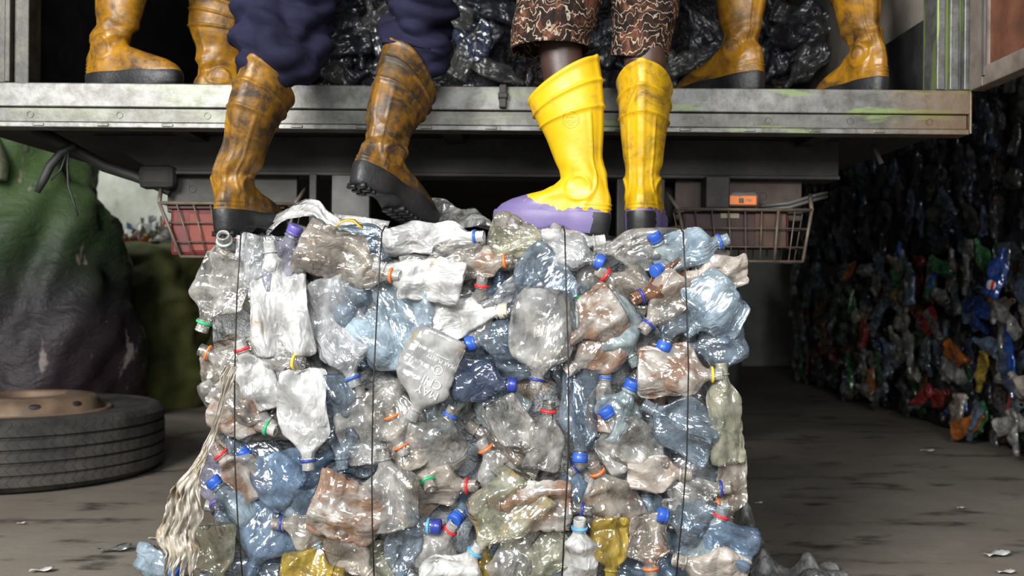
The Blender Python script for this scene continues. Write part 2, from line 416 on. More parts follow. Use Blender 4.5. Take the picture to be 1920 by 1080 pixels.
# neck x,y  base x,y  width  tint  ring colour  cap colour  layer (higher = nearer)  tilt   (pixels of the photograph, on the bale's front face)
BT = [
 (418, 440, 402, 560, 92, 'white', 'pale green', None, 2, 55), (377, 622, 428, 480, 96, 'clear', 'green', None, 3, 0),
 (374, 655, 452, 688, 62, 'clear', 'orange', None, 2, 0), (447, 638, 490, 770, 70, 'white', 'red', None, 5, 8),
 (505, 452, 532, 668, 112, 'white', None, None, 3, 0), (556, 424, 492, 548, 62, 'violet', None, 'violet', 4, 10),
 (730, 520, 562, 462, 104, 'brownish', None, None, 3, 0), (668, 726, 588, 530, 96, 'silver', 'blue', None, 4, 6),
 (570, 680, 455, 668, 64, 'clear', 'yellow', None, 5, 14), (792, 718, 680, 545, 150, 'lightblue', None, None, 3, 6),
 (518, 808, 392, 768, 80, 'stained', 'green', None, 4, 10), (520, 805, 405, 718, 78, 'clear', None, None, 3, 0),
 (440, 700, 535, 716, 62, 'silver', None, None, 2, 0), (579, 882, 566, 690, 76, 'white', 'dark blue', None, 5, 4),
 (642, 880, 626, 700, 74, 'greyblue', None, None, 2, 0), (672, 722, 690, 870, 84, 'clear', None, None, 2, 0),
 (402, 838, 482, 936, 74, 'stained', 'red', None, 5, 6), (450, 847, 552, 930, 84, 'blue', None, 'blue', 4, 5),
 (396, 898, 474, 990, 76, 'lightblue', None, 'blue', 3, 5), (408, 962, 380, 880, 84, 'violet', 'violet', None, 3, 45),
 (468, 1078, 545, 900, 120, 'blue', None, None, 2, 0), (510, 982, 650, 985, 92, 'brownish', 'dark blue', None, 4, 0),
 (760, 975, 586, 942, 118, 'stained', None, None, 5, 0), (716, 840, 748, 992, 104, 'clear', None, None, 6, 0),
 (808, 918, 742, 785, 92, 'brownish', 'green', None, 5, 38), (760, 854, 698, 728, 86, 'clear', 'orange', None, 4, 6),
 (728, 764, 776, 880, 66, 'brownish', 'orange', None, 3, 0), (852, 762, 786, 892, 118, 'clear', 'blue', None, 4, 4),
 (952, 582, 772, 602, 72, 'white', None, 'dirty white', 4, 12), (752, 518, 610, 500, 66, 'clear', 'orange', None, 5, 16),
 (700, 498, 862, 552, 84, 'white', None, None, 4, 0), (908, 443, 715, 450, 56, 'white', 'blue', None, 4, 14),
 (778, 502, 905, 470, 62, 'clear', None, None, 3, 0), (964, 487, 862, 503, 56, 'brownish', 'orange', None, 4, 12),
 (1052, 472, 915, 438, 78, 'olive', None, None, 2, 0), (905, 518, 893, 610, 58, 'clear', 'red', None, 4, 10),
 (905, 575, 1000, 528, 62, 'silver', None, None, 3, 0), (945, 592, 1062, 496, 98, 'greyblue', None, None, 4, 0),
 (874, 647, 985, 615, 88, 'greyblue', None, 'blue', 3, 5), (1003, 730, 1036, 545, 104, 'clear', 'dark blue', None, 6, 4),
 (968, 722, 868, 715, 72, 'navy', None, 'dark blue', 3, 0), (1030, 752, 1018, 885, 70, 'clear', 'red', None, 5, 8),
 (901, 826, 950, 905, 72, 'clear', 'orange', None, 3, 6), (1004, 860, 940, 745, 72, 'clear', None, None, 3, 0),
 (894, 911, 792, 915, 72, 'brownish', 'red', None, 4, 14), (826, 988, 728, 985, 66, 'greyblue', 'light blue', 'dark blue', 5, 8),
 (850, 978, 925, 915, 62, 'blue', None, 'blue', 4, 50), (854, 980, 795, 1060, 86, 'clear', 'red', None, 4, 8),
 (888, 1040, 985, 895, 118, 'olive', None, None, 6, 0), (900, 1020, 840, 1112, 88, 'white', 'light blue', None, 7, 8),
 (915, 944, 1072, 950, 92, 'stained', None, None, 7, 0), (1005, 990, 925, 1095, 82, 'clear', None, None, 4, 0),
 (975, 1095, 1062, 1000, 74, 'olive', None, None, 4, 0), (905, 1010, 908, 1110, 44, 'yellow', None, None, 3, 0),
 (1135, 450, 1040, 462, 56, 'white', None, None, 3, 0), (1132, 494, 1052, 462, 78, 'silver', None, 'blue', 4, 8),
 (1112, 470, 1284, 460, 78, 'clear', None, None, 3, 0), (1226, 510, 1290, 484, 58, 'blue', None, 'blue', 4, 35),
 (1224, 438, 1262, 505, 56, 'teal', None, 'blue', 5, 20), (1366, 448, 1280, 474, 66, 'lightblue', 'blue', None, 4, 0),
 (1285, 520, 1392, 508, 60, 'beige', None, None, 4, 0), (1284, 630, 1378, 545, 112, 'lightblue', None, None, 5, 0),
 (1280, 655, 1390, 640, 76, 'greyblue', None, None, 3, 0), (1120, 505, 1215, 575, 92, 'brownish', 'red', None, 4, 10),
 (1186, 562, 1290, 520, 64, 'brown', 'dark blue', None, 5, 10), (1204, 622, 1290, 530, 76, 'brownish', 'dark blue', None, 6, 10),
 (1242, 657, 1278, 560, 72, 'greyblue', None, 'blue', 5, 5), (1195, 685, 1110, 545, 110, 'teal', None, None, 3, 0),
 (1066, 640, 1158, 582, 86, 'stained', None, None, 6, 0), (1062, 700, 1135, 640, 80, 'stained', None, None, 4, 0),
 (1076, 540, 1092, 625, 56, 'clear', 'green', None, 3, 0), (1354, 702, 1196, 706, 90, 'stained', 'yellow', None, 6, 4),
 (1087, 866, 1100, 688, 74, 'greyblue', None, 'blue', 5, 5), (1188, 714, 1150, 805, 88, 'teal', None, 'blue', 4, 10),
 (1137, 690, 1130, 760, 48, 'stained', 'blue', None, 3, 0), (1133, 766, 1196, 862, 98, 'clear', None, 'blue', 4, 6),
 (1206, 758, 1338, 835, 112, 'greyblue', None, None, 5, 0), (1262, 880, 1175, 820, 82, 'clear', None, None, 3, 0),
 (1352, 680, 1366, 872, 66, 'olive', None, None, 5, 0), (1362, 990, 1372, 860, 60, 'brownish', None, None, 3, 0),
 (1112, 870, 1186, 1012, 92, 'brownish', 'orange', None, 5, 12), (1296, 890, 1190, 880, 64, 'beige', None, None, 4, 0),
 (1370, 914, 1262, 926, 76, 'clear', 'dark blue', None, 4, 6), (1366, 946, 1290, 962, 60, 'clear', 'orange', None, 3, 6),
 (1357, 950, 1322, 1062, 70, 'teal', 'red', None, 6, 4), (1234, 964, 1328, 990, 92, 'greyblue', None, 'blue', 5, 6),
 (1110, 957, 1040, 950, 54, 'clear', 'dark blue', None, 5, 4), (1087, 972, 1086, 1096, 64, 'white', 'light blue', None, 7, 10),
 (1122, 1022, 1136, 930, 62, 'beige', None, None, 4, 20), (1145, 1090, 1150, 990, 66, 'yellow', None, None, 5, 0),
 (1222, 1084, 1212, 975, 72, 'brownish', 'orange', None, 5, 4), (1262, 1048, 1402, 1092, 92, 'beige', None, None, 7, 0),
 (1296, 985, 1414, 1036, 82, 'blue', None, None, 6, 0), (412, 1104, 400, 980, 86, 'olive', None, None, 4, 0),
 (645, 1078, 530, 1056, 72, 'yellow', None, None, 5, 0), (706, 1090, 625, 1012, 74, 'brownish', None, None, 4, 0),
 (748, 1104, 762, 1000, 62, 'greyblue', None, None, 4, 0), (472, 560, 478, 440, 74, 'silver', None, None, 2, 0),
 (640, 655, 660, 560, 70, 'greyblue', None, None, 1, 0), (512, 720, 470, 780, 56, 'clear', None, None, 2, 0),
 (600, 1040, 560, 940, 80, 'lightblue', None, None, 3, 0), (800, 830, 850, 730, 70, 'teal', None, None, 2, 0),
]
PRINT = (770, 788, 846, 632, 98)      # the frosted bottle with white print
YB = 2.20
bottles = []      # (empty-or-mesh, px, py, look)


def make_bottle(nx, ny, bx, by, wpx, tint, ring, cap, layer, tilt, seed, crush=1.0, hi=True, flat=None):
    px2m = YB / F
    Y = 2.235 - .0105 * layer
    # a short one sinks its base into the bale
    ln = math.hypot(nx - bx, ny - by)
    if ln < 120:
        k = 120 / ln; bx, by = nx + (bx - nx) * k, ny + (by - ny) * k
    Mx, L = place_matrix(nx, ny, bx, by, Y, 0, 0)
    L = max(L, .07) / max(.5, math.cos(tilt * D2R))
    nr = .0140 if wpx > 58 else .0125
    p, f, lb = bottle_geo(L, wpx * 1.07 * px2m, seed, crush, flat or rng.uniform(.30, .46), 40 if hi else 24, 58 if hi else 28, nr)
    # tilt about the neck end so that the neck stays where it is seen
    d = Mx.to_3x3() @ Vector((0, 0, 1))
    tip = Mx @ Vector((0, 0, (P(nx, ny, Y) - P(bx, by, Y)).length))
    R = Mx.to_3x3().to_4x4() @ Matrix.Rotation(tilt * D2R, 4, 'X')
    base = tip - (R.to_3x3() @ Vector((0, 0, L)))
    # lean the base into the bale a little
    o = mk('crushed_bottle', p, f, M[tint])
    o.matrix_world = Matrix.Translation(base) @ R
    if ring:
        r_ = ring_geo(nr).build('neck_ring', C_[ring], o, True); r_.location = (0, 0, lb + .0035 if not cap else lb - .002)
        r_['label'] = ring + ' neck ring'
    if cap:
        c_ = cap_geo(nr).build('cap', C_[cap], o, True); c_.location = (0, 0, L - .0195)
        c_['label'] = cap + ' bottle cap'
    h_ = lambda a: {'dark blue': 'navy', 'light blue': 'sky-blue', 'dirty white': 'dirty-white', 'pale green': 'pale-green'}.get(a, a)
    look = TINTN[tint] + ' bottle' + (f' with {h_(cap)} cap' if cap else f' with {h_(ring)} neck ring' if ring else '')
    bottles.append([o, (nx + bx) / 2, (ny + by) / 2, look, cap or ring])
    return o


for i, b in enumerate(BT):
    make_bottle(*b, seed=i * 7 + 3, crush=1.3)

# the frosted bottle with white lettering
o = make_bottle(*PRINT, 'white', None, None, 6, 0, 4001, crush=.14, flat=.46)
o.data.materials[0] = pet('frosted_grey_plastic', (.60, .60, .58), .86, .06, (.35, .25, .12), bumpk=.2)
bottles[-1][3] = None
o['label'] = 'frosted grey bottle printed with white lettering, neck pointing down left'
bvh = BVHTree.FromObject(o, bpy.context.evaluated_depsgraph_get())
inkm = plain('white_print_ink', (.9, .9, .9), .5)


def stamp(txt, size, x, z, parent, mat, name):
    cu = bpy.data.curves.new(name, 'FONT'); cu.body = txt; cu.size = size; cu.align_x = 'CENTER'; cu.resolution_u = 3
    to = bpy.data.objects.new(name, cu); COL.objects.link(to)
    bpy.context.view_layer.update()
    me = to.evaluated_get(bpy.context.evaluated_depsgraph_get()).to_mesh()
    bm = bmesh.new(); bm.from_mesh(me)
    bmesh.ops.triangulate(bm, faces=bm.faces)
    for _ in range(3):
        bmesh.ops.subdivide_edges(bm, edges=[e for e in bm.edges if e.calc_length() > .0025], cuts=1)
        bmesh.ops.triangulate(bm, faces=bm.faces)
    V, Fc = [], []
    for v in bm.verts:
        h = bvh.ray_cast(Vector((v.co.x + x, -.2, v.co.y + z)), Vector((0, 1, 0)))
        V.append((v.co.x + x, (h[0].y if h[0] else -.012) - .0024, v.co.y + z))
    bm.verts.index_update()
    Fc = [tuple(v.index for v in fa.verts) for fa in bm.faces]
    bm.free(); to.evaluated_get(bpy.context.evaluated_depsgraph_get()).to_mesh_clear()
    bpy.data.objects.remove(to); bpy.data.curves.remove(cu)
    return V, Fc


mb = MB()
for txt, size, x, z in (('MAY', .025, -.006, .120), ('CHI', .027, -.006, .097), ('S', .013, -.006, .071), ('PEAK PURITY', .0115, -.004, .052)):
    mb.add(*stamp(txt, size, x, z, o, inkm, 'print'))


def drape_line(pts, wd):
    V = []; n = len(pts)
    for i in range(n):
        a = Vector(pts[max(0, i - 1)]); b = Vector(pts[min(n - 1, i + 1)]); d = (b - a).normalized(); q = Vector((-d.y, d.x)) * wd / 2
        for s in (1, -1):
            x, z = pts[i][0] + q.x * s, pts[i][1] + q.y * s
            h = bvh.ray_cast(Vector((x, -.2, z)), Vector((0, 1, 0)))
            V.append((x, (h[0].y if h[0] else -.012) - .0024, z))
    return V, [(2 * i, 2 * i + 1, 2 * i + 3, 2 * i + 2) for i in range(n - 1)]


mb.add(*drape_line([(-.006 + .0095 * math.cos(a), .0755 + .0095 * math.sin(a)) for a in np.linspace(0, 6.2832, 28)], .0016))
mb.add(*drape_line([(-.040, .012 + .05 * u) for u in np.linspace(0, 1, 12)], .0010))
mb.add(*drape_line([(-.018 + .05 * u, .046) for u in np.linspace(0, .6, 12)], .0010))
mb.build('printed_lettering', inkm, o, False)['label'] = 'white printed lettering'

# second layer of bottles filling the gaps
fr = random.Random(21)
tl = ['clear'] * 6 + ['silver'] * 3 + ['greyblue'] * 4 + ['lightblue'] * 3 + ['brownish'] * 3 + ['teal'] * 2 + ['blue'] * 2 + ['olive']
q = 0
for r_ in range(7):
    for c_ in range(8):
        cx = 395 + c_ * 137 + fr.uniform(-35, 35); cy = 470 + r_ * 98 + fr.uniform(-25, 25)
        a = fr.uniform(0, 6.28); hl = fr.uniform(70, 95)
        dx, dy = hl * math.cos(a), hl * math.sin(a) * .8
        mg = abs(dx) + 46 * abs(math.sin(a)) + 4; cx = min(max(cx, 372 + mg), 1386 - mg); cy = max(cy, 440 + abs(dy) + 25)
        k = fr.random()
        ring = fr.choice(['blue', 'orange', 'red', 'dark blue']) if k < .2 else None
        cap = fr.choice(['blue', 'dark blue']) if k > .88 else None
        make_bottle(cx + dx, cy + dy, cx - dx, cy - dy, fr.uniform(70, 92), fr.choice(tl), ring, cap, -1.6 + fr.uniform(-.4, 1.0), 0, 900 + q, hi=False)
        q += 1

# labels: look + column between the wires (+ order from the top among the same look)
from collections import defaultdict
gr = defaultdict(list)
for b in bottles:
    o, x, y, look, _ = b
    tag(o, None, 'bottle', 'crushed bottles pressed into the front bale')
    if look is None: continue
    ci = sum(x > e for e in WX)
    gr[(look, ci)].append(b)
for (look, ci), L_ in gr.items():
    L_.sort(key=lambda b: b[2])
    for k, b in enumerate(L_):
        if len(L_) == 1: b[0]['label'] = f'crushed {look} in the front bale {COLN[ci]}'
        else: b[0]['label'] = f'crushed {look}, {ORD[k]} such from top {COLN[ci]}'


# ---------------------------------------------------------------- bales: pressed cores, loose masses, wires
def bale_mat(name, cols, rough=.3):
    t = NT(name)
    dv = t.noise(9, 2, .5, None, 0, 1)
    vec = t.n('VectorMath', {0: t.obj, 1: t.n('VectorMath', {0: dv, 1: (.12, .12, .12)}, operation='MULTIPLY')}, operation='ADD')
    vc = t.t.nodes.new('ShaderNodeTexVoronoi'); t.t.links.new(vec, vc.inputs['Vector']); vc.inputs['Scale'].default_value = 13
    s = t.sep(vc.outputs['Color'])[0]
    n = len(cols); c = t.ramp(s, [(i / n, k) for i, k in enumerate(cols)])
    h = t.math('ADD', t.noise(40, 3, .6), t.math('MULTIPLY', vc.outputs['Distance'], 2.0))
    return t.pbr(c, rough, 0, t.bump(h, .9, .03), .6)


M['core'] = bale_mat('pressed_bottle_core', [(.22, .23, .24), (.34, .34, .33), (.16, .19, .23), (.27, .23, .18), (.30, .34, .38), (.12, .12, .12)])
M['shadecore'] = bale_mat('shaded_pressed_bottles', [(.012, .013, .016), (.03, .03, .033), (.015, .02, .045), (.035, .02, .015), (.022, .025, .028), (.008, .008, .01)])  # front core colours darkened to stand for shade in stack and truck


def core_geo(lo, hi, amp, seed, n=22):
    lo = np.array(lo, float); hi = np.array(hi, float)
    bm = bmesh.new(); bmesh.ops.create_cube(bm, size=1)
    bmesh.ops.subdivide_edges(bm, edges=bm.edges, cuts=n, use_grid_fill=True)
    V = np.array([v.co for v in bm.verts]); Fc = [tuple(v.index for v in f.verts) for f in bm.faces]; bm.free()
    r = np.maximum(np.abs(V), 1e-6)
    p = lo + (V + .5) * (hi - lo)
    nr = V / np.linalg.norm(V, axis=1)[:, None]
    d = fold(p, seed, [.5, .3, .2, .13, .09], np.array([.5, .45, .4, .3, .2]) * amp)
    p += nr * d[:, None]
    p[:, 2] = np.maximum(p[:, 2], lo[2])
    return p, Fc


LOW = [bottle_geo(.19, .085, 50 + k, 1.2, .42, 14, 12, .0125) for k in range(6)]


def mass(name, spots, mat, parent, mats=None):
    """many pressed bottles nobody could count: one mesh. spots: (location, normal yaw, spin)"""
    V = []; Fc = []; k0 = 0; MI = []
    for (loc, yaw, spin, pit) in spots:
        p, f, _ = rng.choice(LOW)
        R = np.array(Matrix.Rotation(yaw, 3, 'Z') @ Matrix.Rotation(pit, 3, 'X') @ Matrix.Rotation(spin, 3, 'Y'))
        s = rng.uniform(.85, 1.25)
        V.append((p - [0, 0, .09]) * s @ R.T + np.array(loc)); Fc += [tuple(i + k0 for i in q) for q in f]; k0 += len(p)
        MI += [rng.randrange(len(mats)) if mats else 0] * len(f)
    o = mk(name, np.concatenate(V), Fc, mat, parent); o['kind'] = 'stuff'
    if mats:
        o.data.materials.clear()
        for m_ in mats: o.data.materials.append(m_)
        o.data.polygons.foreach_set('material_index', MI)
    return o


u = rng.uniform
bale = empty('plastic_bale', (-.095, 2.5, 0))
tag(bale, 'wire-tied bale of crushed clear bottles under the boots', 'bale')
p, f = core_geo((-.675 + .095, 2.262 - 2.5, 0), (.485 + .095, 2.83 - 2.5, .855), .010, 5)
mk('pressed_core', p, f, M['core'], bale)
sp = []
for k in range(150):
    j = k % 3
    if j == 0: sp.append(((-.565, u(-.08, .30), u(.06, .80)), -math.pi / 2, u(0, 6.28), 0))
    elif j == 1: sp.append(((.555, u(-.08, .30), u(.06, .80)), math.pi / 2, u(0, 6.28), 0))
    else: sp.append(((u(-.52, .52), u(-.12, .28), .852), 0, u(0, 6.28), math.pi / 2))
mass('packed_side_bottles', sp, M['clear'], bale)
wm = plain('dark_steel_wire', (.05, .045, .04), .5, .8)
for W in WIRES:
    pts = []
    for (x, y) in W:
        v = P(x, y, 2.118); v.z = max(v.z, .0); pts.append(v - Vector((-.095, 2.5, 0)))
    top = [Vector((pts[0].x, .36, .885)), Vector((pts[0].x, -.2, .89)), Vector((pts[0].x, -.33, .885))]
    MB().tube(top + pts, .0017, 6).build('baling_wire', wm, bale, True)

# dark bales stacked along the right side
sideb = []
for tier, (z0, z1, x0, ys) in enumerate(((0, .93, 2.28, (3.55, 4.70, 5.85, 7.0)), (.93, 1.86, 2.40, (3.75, 4.95, 6.15, 7.3)))):
    for k, y0 in enumerate(ys):
        b = empty('plastic_bale', (x0 + .6, y0 + .55, z0))
        which = ['nearest the camera', 'second from the camera', 'third from the camera', 'farthest from the camera'][k]
        tag(b, f'dark bale of mixed bottles in the {["lower", "upper"][tier]} stack row, {which}', 'bale', 'dark bales stacked along the right side')
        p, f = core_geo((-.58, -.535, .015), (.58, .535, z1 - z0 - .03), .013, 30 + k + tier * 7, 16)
        mk('pressed_core', p, f, M['shadecore'], b)
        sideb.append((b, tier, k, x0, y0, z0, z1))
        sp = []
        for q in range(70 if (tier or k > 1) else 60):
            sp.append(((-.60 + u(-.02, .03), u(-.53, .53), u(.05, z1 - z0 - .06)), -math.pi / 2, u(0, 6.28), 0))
        mass('packed_bottles', sp, M['shadepet'], b, [M[q] for q in ('shadeclear', 'shadeclear', 'shadepet', 'shadeclear', 'greyblue', 'clear', 'navy', 'shadebrown', 'blue', 'shadered', 'shadegreen', 'shadeorange')] if not tier else [M['shadepet'], M['shadeclear'], M['navy']])

# the ones that can be told apart on the lower right-hand bales
WV = [bottle_geo(u(.17, .24), u(.075, .10), 300 + k, 1.1, .42, 20, 22, .013) for k in range(10)]
WME = []
for p, f, lb in WV:
    me = bpy.data.meshes.new('crushed_bottle'); me.from_pydata([tuple(v) for v in p], [], f)
    me.polygons.foreach_set('use_smooth', [True] * len(me.polygons)); me.materials.append(M['clear']); WME.append((me, lb))
wr = random.Random(5)
wt = ['clear'] * 9 + ['greyblue'] * 4 + ['blue'] * 4 + ['navy'] * 3 + ['labelblue'] * 3 + ['red'] * 3 + ['orange'] * 3 + ['green'] * 3 + ['white'] * 2 + ['brownish'] * 3 + ['yellow']
wall = []
for k in range(112):
    me, lb = wr.choice(WME)
    o = bpy.data.objects.new('crushed_bottle', me); COL.objects.link(o)
    tint = wr.choice(wt)
    o.material_slots[0].link = 'OBJECT'; o.material_slots[0].material = M[tint]
    y = 4.05 + (wr.random() ** 1.15) * 2.6; z = wr.uniform(.06, .90)
    out = .10 * max(0, (.25 - z)) / .25
    o.matrix_world = Matrix.Translation((2.235 - out + wr.uniform(-.03, .02), y, z)) @ Matrix.Rotation(-math.pi / 2 + wr.uniform(-.3, .3), 4, 'Z') @ Matrix.Rotation(wr.uniform(0, 6.28), 4, 'Y') @ Matrix.Translation((0, 0, -.1))
    wall.append((o, tint, y, z))
grp = defaultdict(list)
for o, tint, y, z in wall:
    grp[(tint, 0 if z < .32 else 1 if z < .62 else 2)].append((y, o))
for (tint, zi), L_ in grp.items():
    L_.sort(key=lambda a: a[0])
    zone = ['lower', 'middle', 'upper'][zi]
    for k, (y, o) in enumerate(L_):
        nth = f'{ORD[k]} nearest camera' if len(L_) > 1 else 'the only one'
        tag(o, f'crushed {TINTN[tint]} bottle, {zone} third of the dark bale stack, {nth}', 'bottle', 'mixed bottles on the dark bale stack')
# the bright blue labelled bottle near the top of the row
me, lb = WME[3]
o = bpy.data.objects.new('crushed_bottle', me); COL.objects.link(o)
o.material_slots[0].link = 'OBJECT'; o.material_slots[0].material = M['labelblue']
q = P(1868, 520, 4.42)
o.matrix_world = Matrix.Translation((2.15, 4.42, q.z)) @ Matrix.Rotation(-.9, 4, 'Z') @ Matrix.Rotation(.25, 4, 'Y') @ Matrix.Translation((0, 0, -.09))
tag(o, 'bright blue labelled bottle with a red and white round emblem on the dark bales', 'bottle', 'mixed bottles on the dark bale stack')
t = NT('red_white_blue_emblem')
sx = t.sep(); wv = t.math('ADD', sx[2], t.math('MULTIPLY', t.n('Math', {0: t.math('MULTIPLY', sx[0], 190)}, operation='SINE'), .003))
c = t.ramp(t.math('ADD', t.math('MULTIPLY', wv, 25), .5), [(0, (.03, .1, .5)), (.40, (.8, .8, .8)), (.60, (.6, .02, .03))])
c.node.color_ramp.interpolation = 'CONSTANT'
em = t.pbr(c, .4)
e = MB().lathe([(.001, 0), (.021, 0), (.023, .0015), (.0225, .003), (.001, .004)], 28).build('emblem', em, o, True)
e.rotation_euler = (math.pi / 2, 0, 0); e.location = (0, -.030, .055)
e['label'] = 'round red white and blue emblem'

# ---------------------------------------------------------------- truck
YS = 2.62
truck = empty('truck', (0, YS, 0), (0, .0085, 0))
tag(truck, 'box truck backed up to the bale, its rear open and loaded', 'truck')


def metal(name, green=.0, rust=.0, base=(.245, .245, .235), vert=False):
    t = NT(name)
    sx = t.sep()
    n1 = t.noise(5, 5, .65, t.mapping((1, 1, 2.5))); n2 = t.noise(22, 4, .7); n3 = t.noise(3.0, 4, .6, t.mapping((9, 9, .8) if vert else (1, 1, 7)))
    c = t.mix(t.ramp(n1, [(.3, 0), (.7, 1)]), tuple(x * .55 for x in base), base)
    c = t.mix(t.math('MULTIPLY', t.ramp(n2, [(.40, 0), (.64, 1)]), .75), c, (.065, .060, .045))
    side = t.ramp(t.math('ADD', t.math('MULTIPLY', sx[0], .35), .45), [(.35, .16), (.80, 1)])
    if green:
        g = t.math('MULTIPLY', t.math('MULTIPLY', t.ramp(n3, [(.62 - green * .2, 0), (.66 - green * .2, 1)]), side), .75)
        c = t.mix(g, c, (.20, .28, .08))
    if rust:
        c = t.mix(t.math('MULTIPLY', t.ramp(t.math('SUBTRACT', t.math('ADD', sx[0], t.math('MULTIPLY', n1, .6)), .85), [(.35, 0), (.6, 1)]), .65), c, (.17, .10, .045))
    return t.pbr(c, .45, .35, t.bump(n2, .2, .004))


M['sill'] = metal('worn_aluminium_sill', .30, .8)
M['strip'] = metal('worn_aluminium_strip', .30, .8, (.17, .17, .155))
M['post'] = metal('paint_chipped_post', .42, 0, (.19, .19, .19), vert=True)
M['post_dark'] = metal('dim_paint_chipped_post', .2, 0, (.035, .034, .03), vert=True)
M['under'] = plain('sooty_underside', (.018, .017, .015), .8, 0, .4, 6, .4)
M['frame'] = plain('grimy_chassis_steel', (.036, .033, .028), .6, .2, .45, 9, .4)
M['plate'] = plain('bare_grey_plate', (.11, .106, .10), .6, .2, .35, 10, .3)
M['liner'] = plain('scuffed_plywood_liner', (.30, .26, .22), .8, 0, .3, 7)
M['kick'] = plain('black_scuffed_kick_plate', (.022, .022, .022), .6, 0, .5, 14)
M['rustpanel'] = plain('rusty_brown_door_panel', (.17, .065, .035), .7, 0, .45, 9)
M['doorframe'] = plain('weathered_door_frame', (.20, .165, .14), .7, 0, .35, 12)
M['dark'] = plain('black_rubber_hose', (.02, .02, .02), .6)

XL, XR = -1.56, 1.196
MB().box((XL, 0, 1.217), (XR, .06, 1.2805)).build('sill_plate', M['sill'], truck, bevel=.003)
MB().box((XL, .007, 1.178), (XR - .006, .06, 1.2155)).build('sill_strip', M['strip'], truck, bevel=.002)
lip = MB().box((XL, -.003, 1.163), (XR - .004, .06, 1.1765))
for k in range(15): lip.box((XL + .12 + k * .17, -.006, 1.166), (XL + .15 + k * .17, 0, 1.174))
lip.build('sill_lip', M['sill'], truck, bevel=.002)
MB().box((XR - .003, -.004, 1.165), (XR + .003, .07, 1.2805)).build('sill_end_plate', metal('rusted_end_plate', .3, .9), truck, bevel=.002)
for x in (-118, 55, 223, 388, 637, 1162, 1316, 1442, 1596, 1745):
    b_ = MB().lathe([(.0, -.007), (.006, -.007), (.0065, -.004), (.0075, -.004), (.0085, -.002), (.0085, .0)], 14, Matrix.Translation(((x - 960) / F * YS + (-.0105), .005, 1.197)) @ Matrix.Rotation(-math.pi / 2, 4, 'X') @ Matrix.Scale(-1, 4, (0, 0, 1)))
    b_.build('bolt', M['kick'], truck, True)
MB().box((-.044, -.016, 1.222), (-.024, .02, 1.2835)).box((-.047, -.02, 1.245), (-.021, .0, 1.262)).build('latch', M['frame'], truck, bevel=.004)
MB().box((XL + .01, .06, 1.19), (XR - .01, 6.2, 1.272)).build('deck', M['under'], truck)
p_ = MB()
for a, b, d in ((0, .022, .0), (.022, .036, .014), (.036, .060, .004), (.060, .072, .018), (.072, .094, .0)): p_.box((1.106 + a, d - .002, 1.281), (1.106 + b, .09, 3.6))
p_.build('corner_post', M['post'], truck, bevel=.003)
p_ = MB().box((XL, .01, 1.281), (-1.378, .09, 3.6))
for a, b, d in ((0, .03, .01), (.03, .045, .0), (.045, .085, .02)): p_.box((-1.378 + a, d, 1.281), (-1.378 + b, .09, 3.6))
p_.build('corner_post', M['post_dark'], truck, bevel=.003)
MB().box((1.172, .09, 1.27), (XR, 6.2, 3.6)).build('side_panel', M['liner'], truck)
MB().box((1.14, .09, 1.272), (1.171, 6.1, 1.512)).build('kick_plate', M['kick'], truck, bevel=.002)
MB().box((XL, .09, 1.27), (XL + .03, 6.2, 3.6)).build('side_panel', M['kick'], truck)
MB().box((XL + .031, .09, 1.272), (XL + .06, 6.1, 1.56)).build('kick_plate', M['kick'], truck, bevel=.002)
MB().box((XL, 0, 3.6), (XR, 6.2, 3.66)).build('roof', M['kick'], truck)
MB().box((XL, 6.2, 1.2), (XR, 6.25, 3.6)).build('front_panel', M['kick'], truck)
# the open right-hand door, swung toward the yard
dr = MB().box((1.206, -1.22, 1.30), (1.226, -.085, 3.5)).build('door', M['rustpanel'], truck)
fm = MB()
fm.box((1.186, -.085, 1.275), (1.23, -.012, 3.5)).box((1.186, -1.25, 1.275), (1.23, -1.18, 3.5)).box((1.188, -1.25, 1.275), (1.23, -.02, 1.325)).box((1.188, -1.25, 3.45), (1.23, -.02, 3.5))
fm.build('door_frame', M['doorframe'], dr, bevel=.004)
MB().box((1.183, -.098, 1.30), (1.188, -.086, 3.48)).build('door_edge_strip', M['plate'], dr)
# chassis under the deck
bm_ = MB(); yb = .30
bm_.add([(-1.24, yb, 1.19), (.95, yb, 1.19), (.95, yb, 1.078), (-1.05, yb, 1.078), (-1.24, yb + .12, 1.19), (.95, yb + .12, 1.19), (.95, yb + .12, 1.078), (-1.05, yb + .12, 1.078)],
        [(0, 3, 2, 1), (4, 5, 6, 7), (0, 1, 5, 4), (1, 2, 6, 5), (2, 3, 7, 6), (3, 0, 4, 7)])
bm_.box((-1.05, yb - .012, 1.074), (.95, yb + .1, 1.086)).build('cross_beam', M['frame'], truck, bevel=.003)
for x in (-.95, -.2, .35, .82): MB().box((x, .062, 1.17), (x + .05, yb + .0, 1.19)).build('floor_bearer', M['under'], truck)
for x in (-.56, .44): MB().box((x, yb + .1, .95), (x + .09, 6.0, 1.18)).build('chassis_rail', M['under'], truck)
pl = MB().box((-1.03, yb + .03, .965), (-.645, yb + .05, 1.08)).build('bumper_panel', M['frame'], truck, bevel=.003)
pr = MB().box((.475, yb + .03, .955), (.85, yb + .05, 1.08)).build('bumper_panel', plain('rusty_chassis_panel', (.075, .052, .042), .7, .1, .4, 10, .4), truck, bevel=.003)
for q_, x, z in ((pl, -.955, 1.035), (pr, .735, 1.028)):
    MB().lathe([(.0, -.002), (.010, -.002), (.011, .001)], 14, Matrix.Translation((x, yb + .029, z)) @ Matrix.Rotation(math.pi / 2, 4, 'X')).build('bolt_hole', M['kick'], q_, True)
MB().box((-.536, yb - .01, .86), (-.425, yb + .03, 1.078)).build('bracket_plate', M['plate'], truck, bevel=.003)
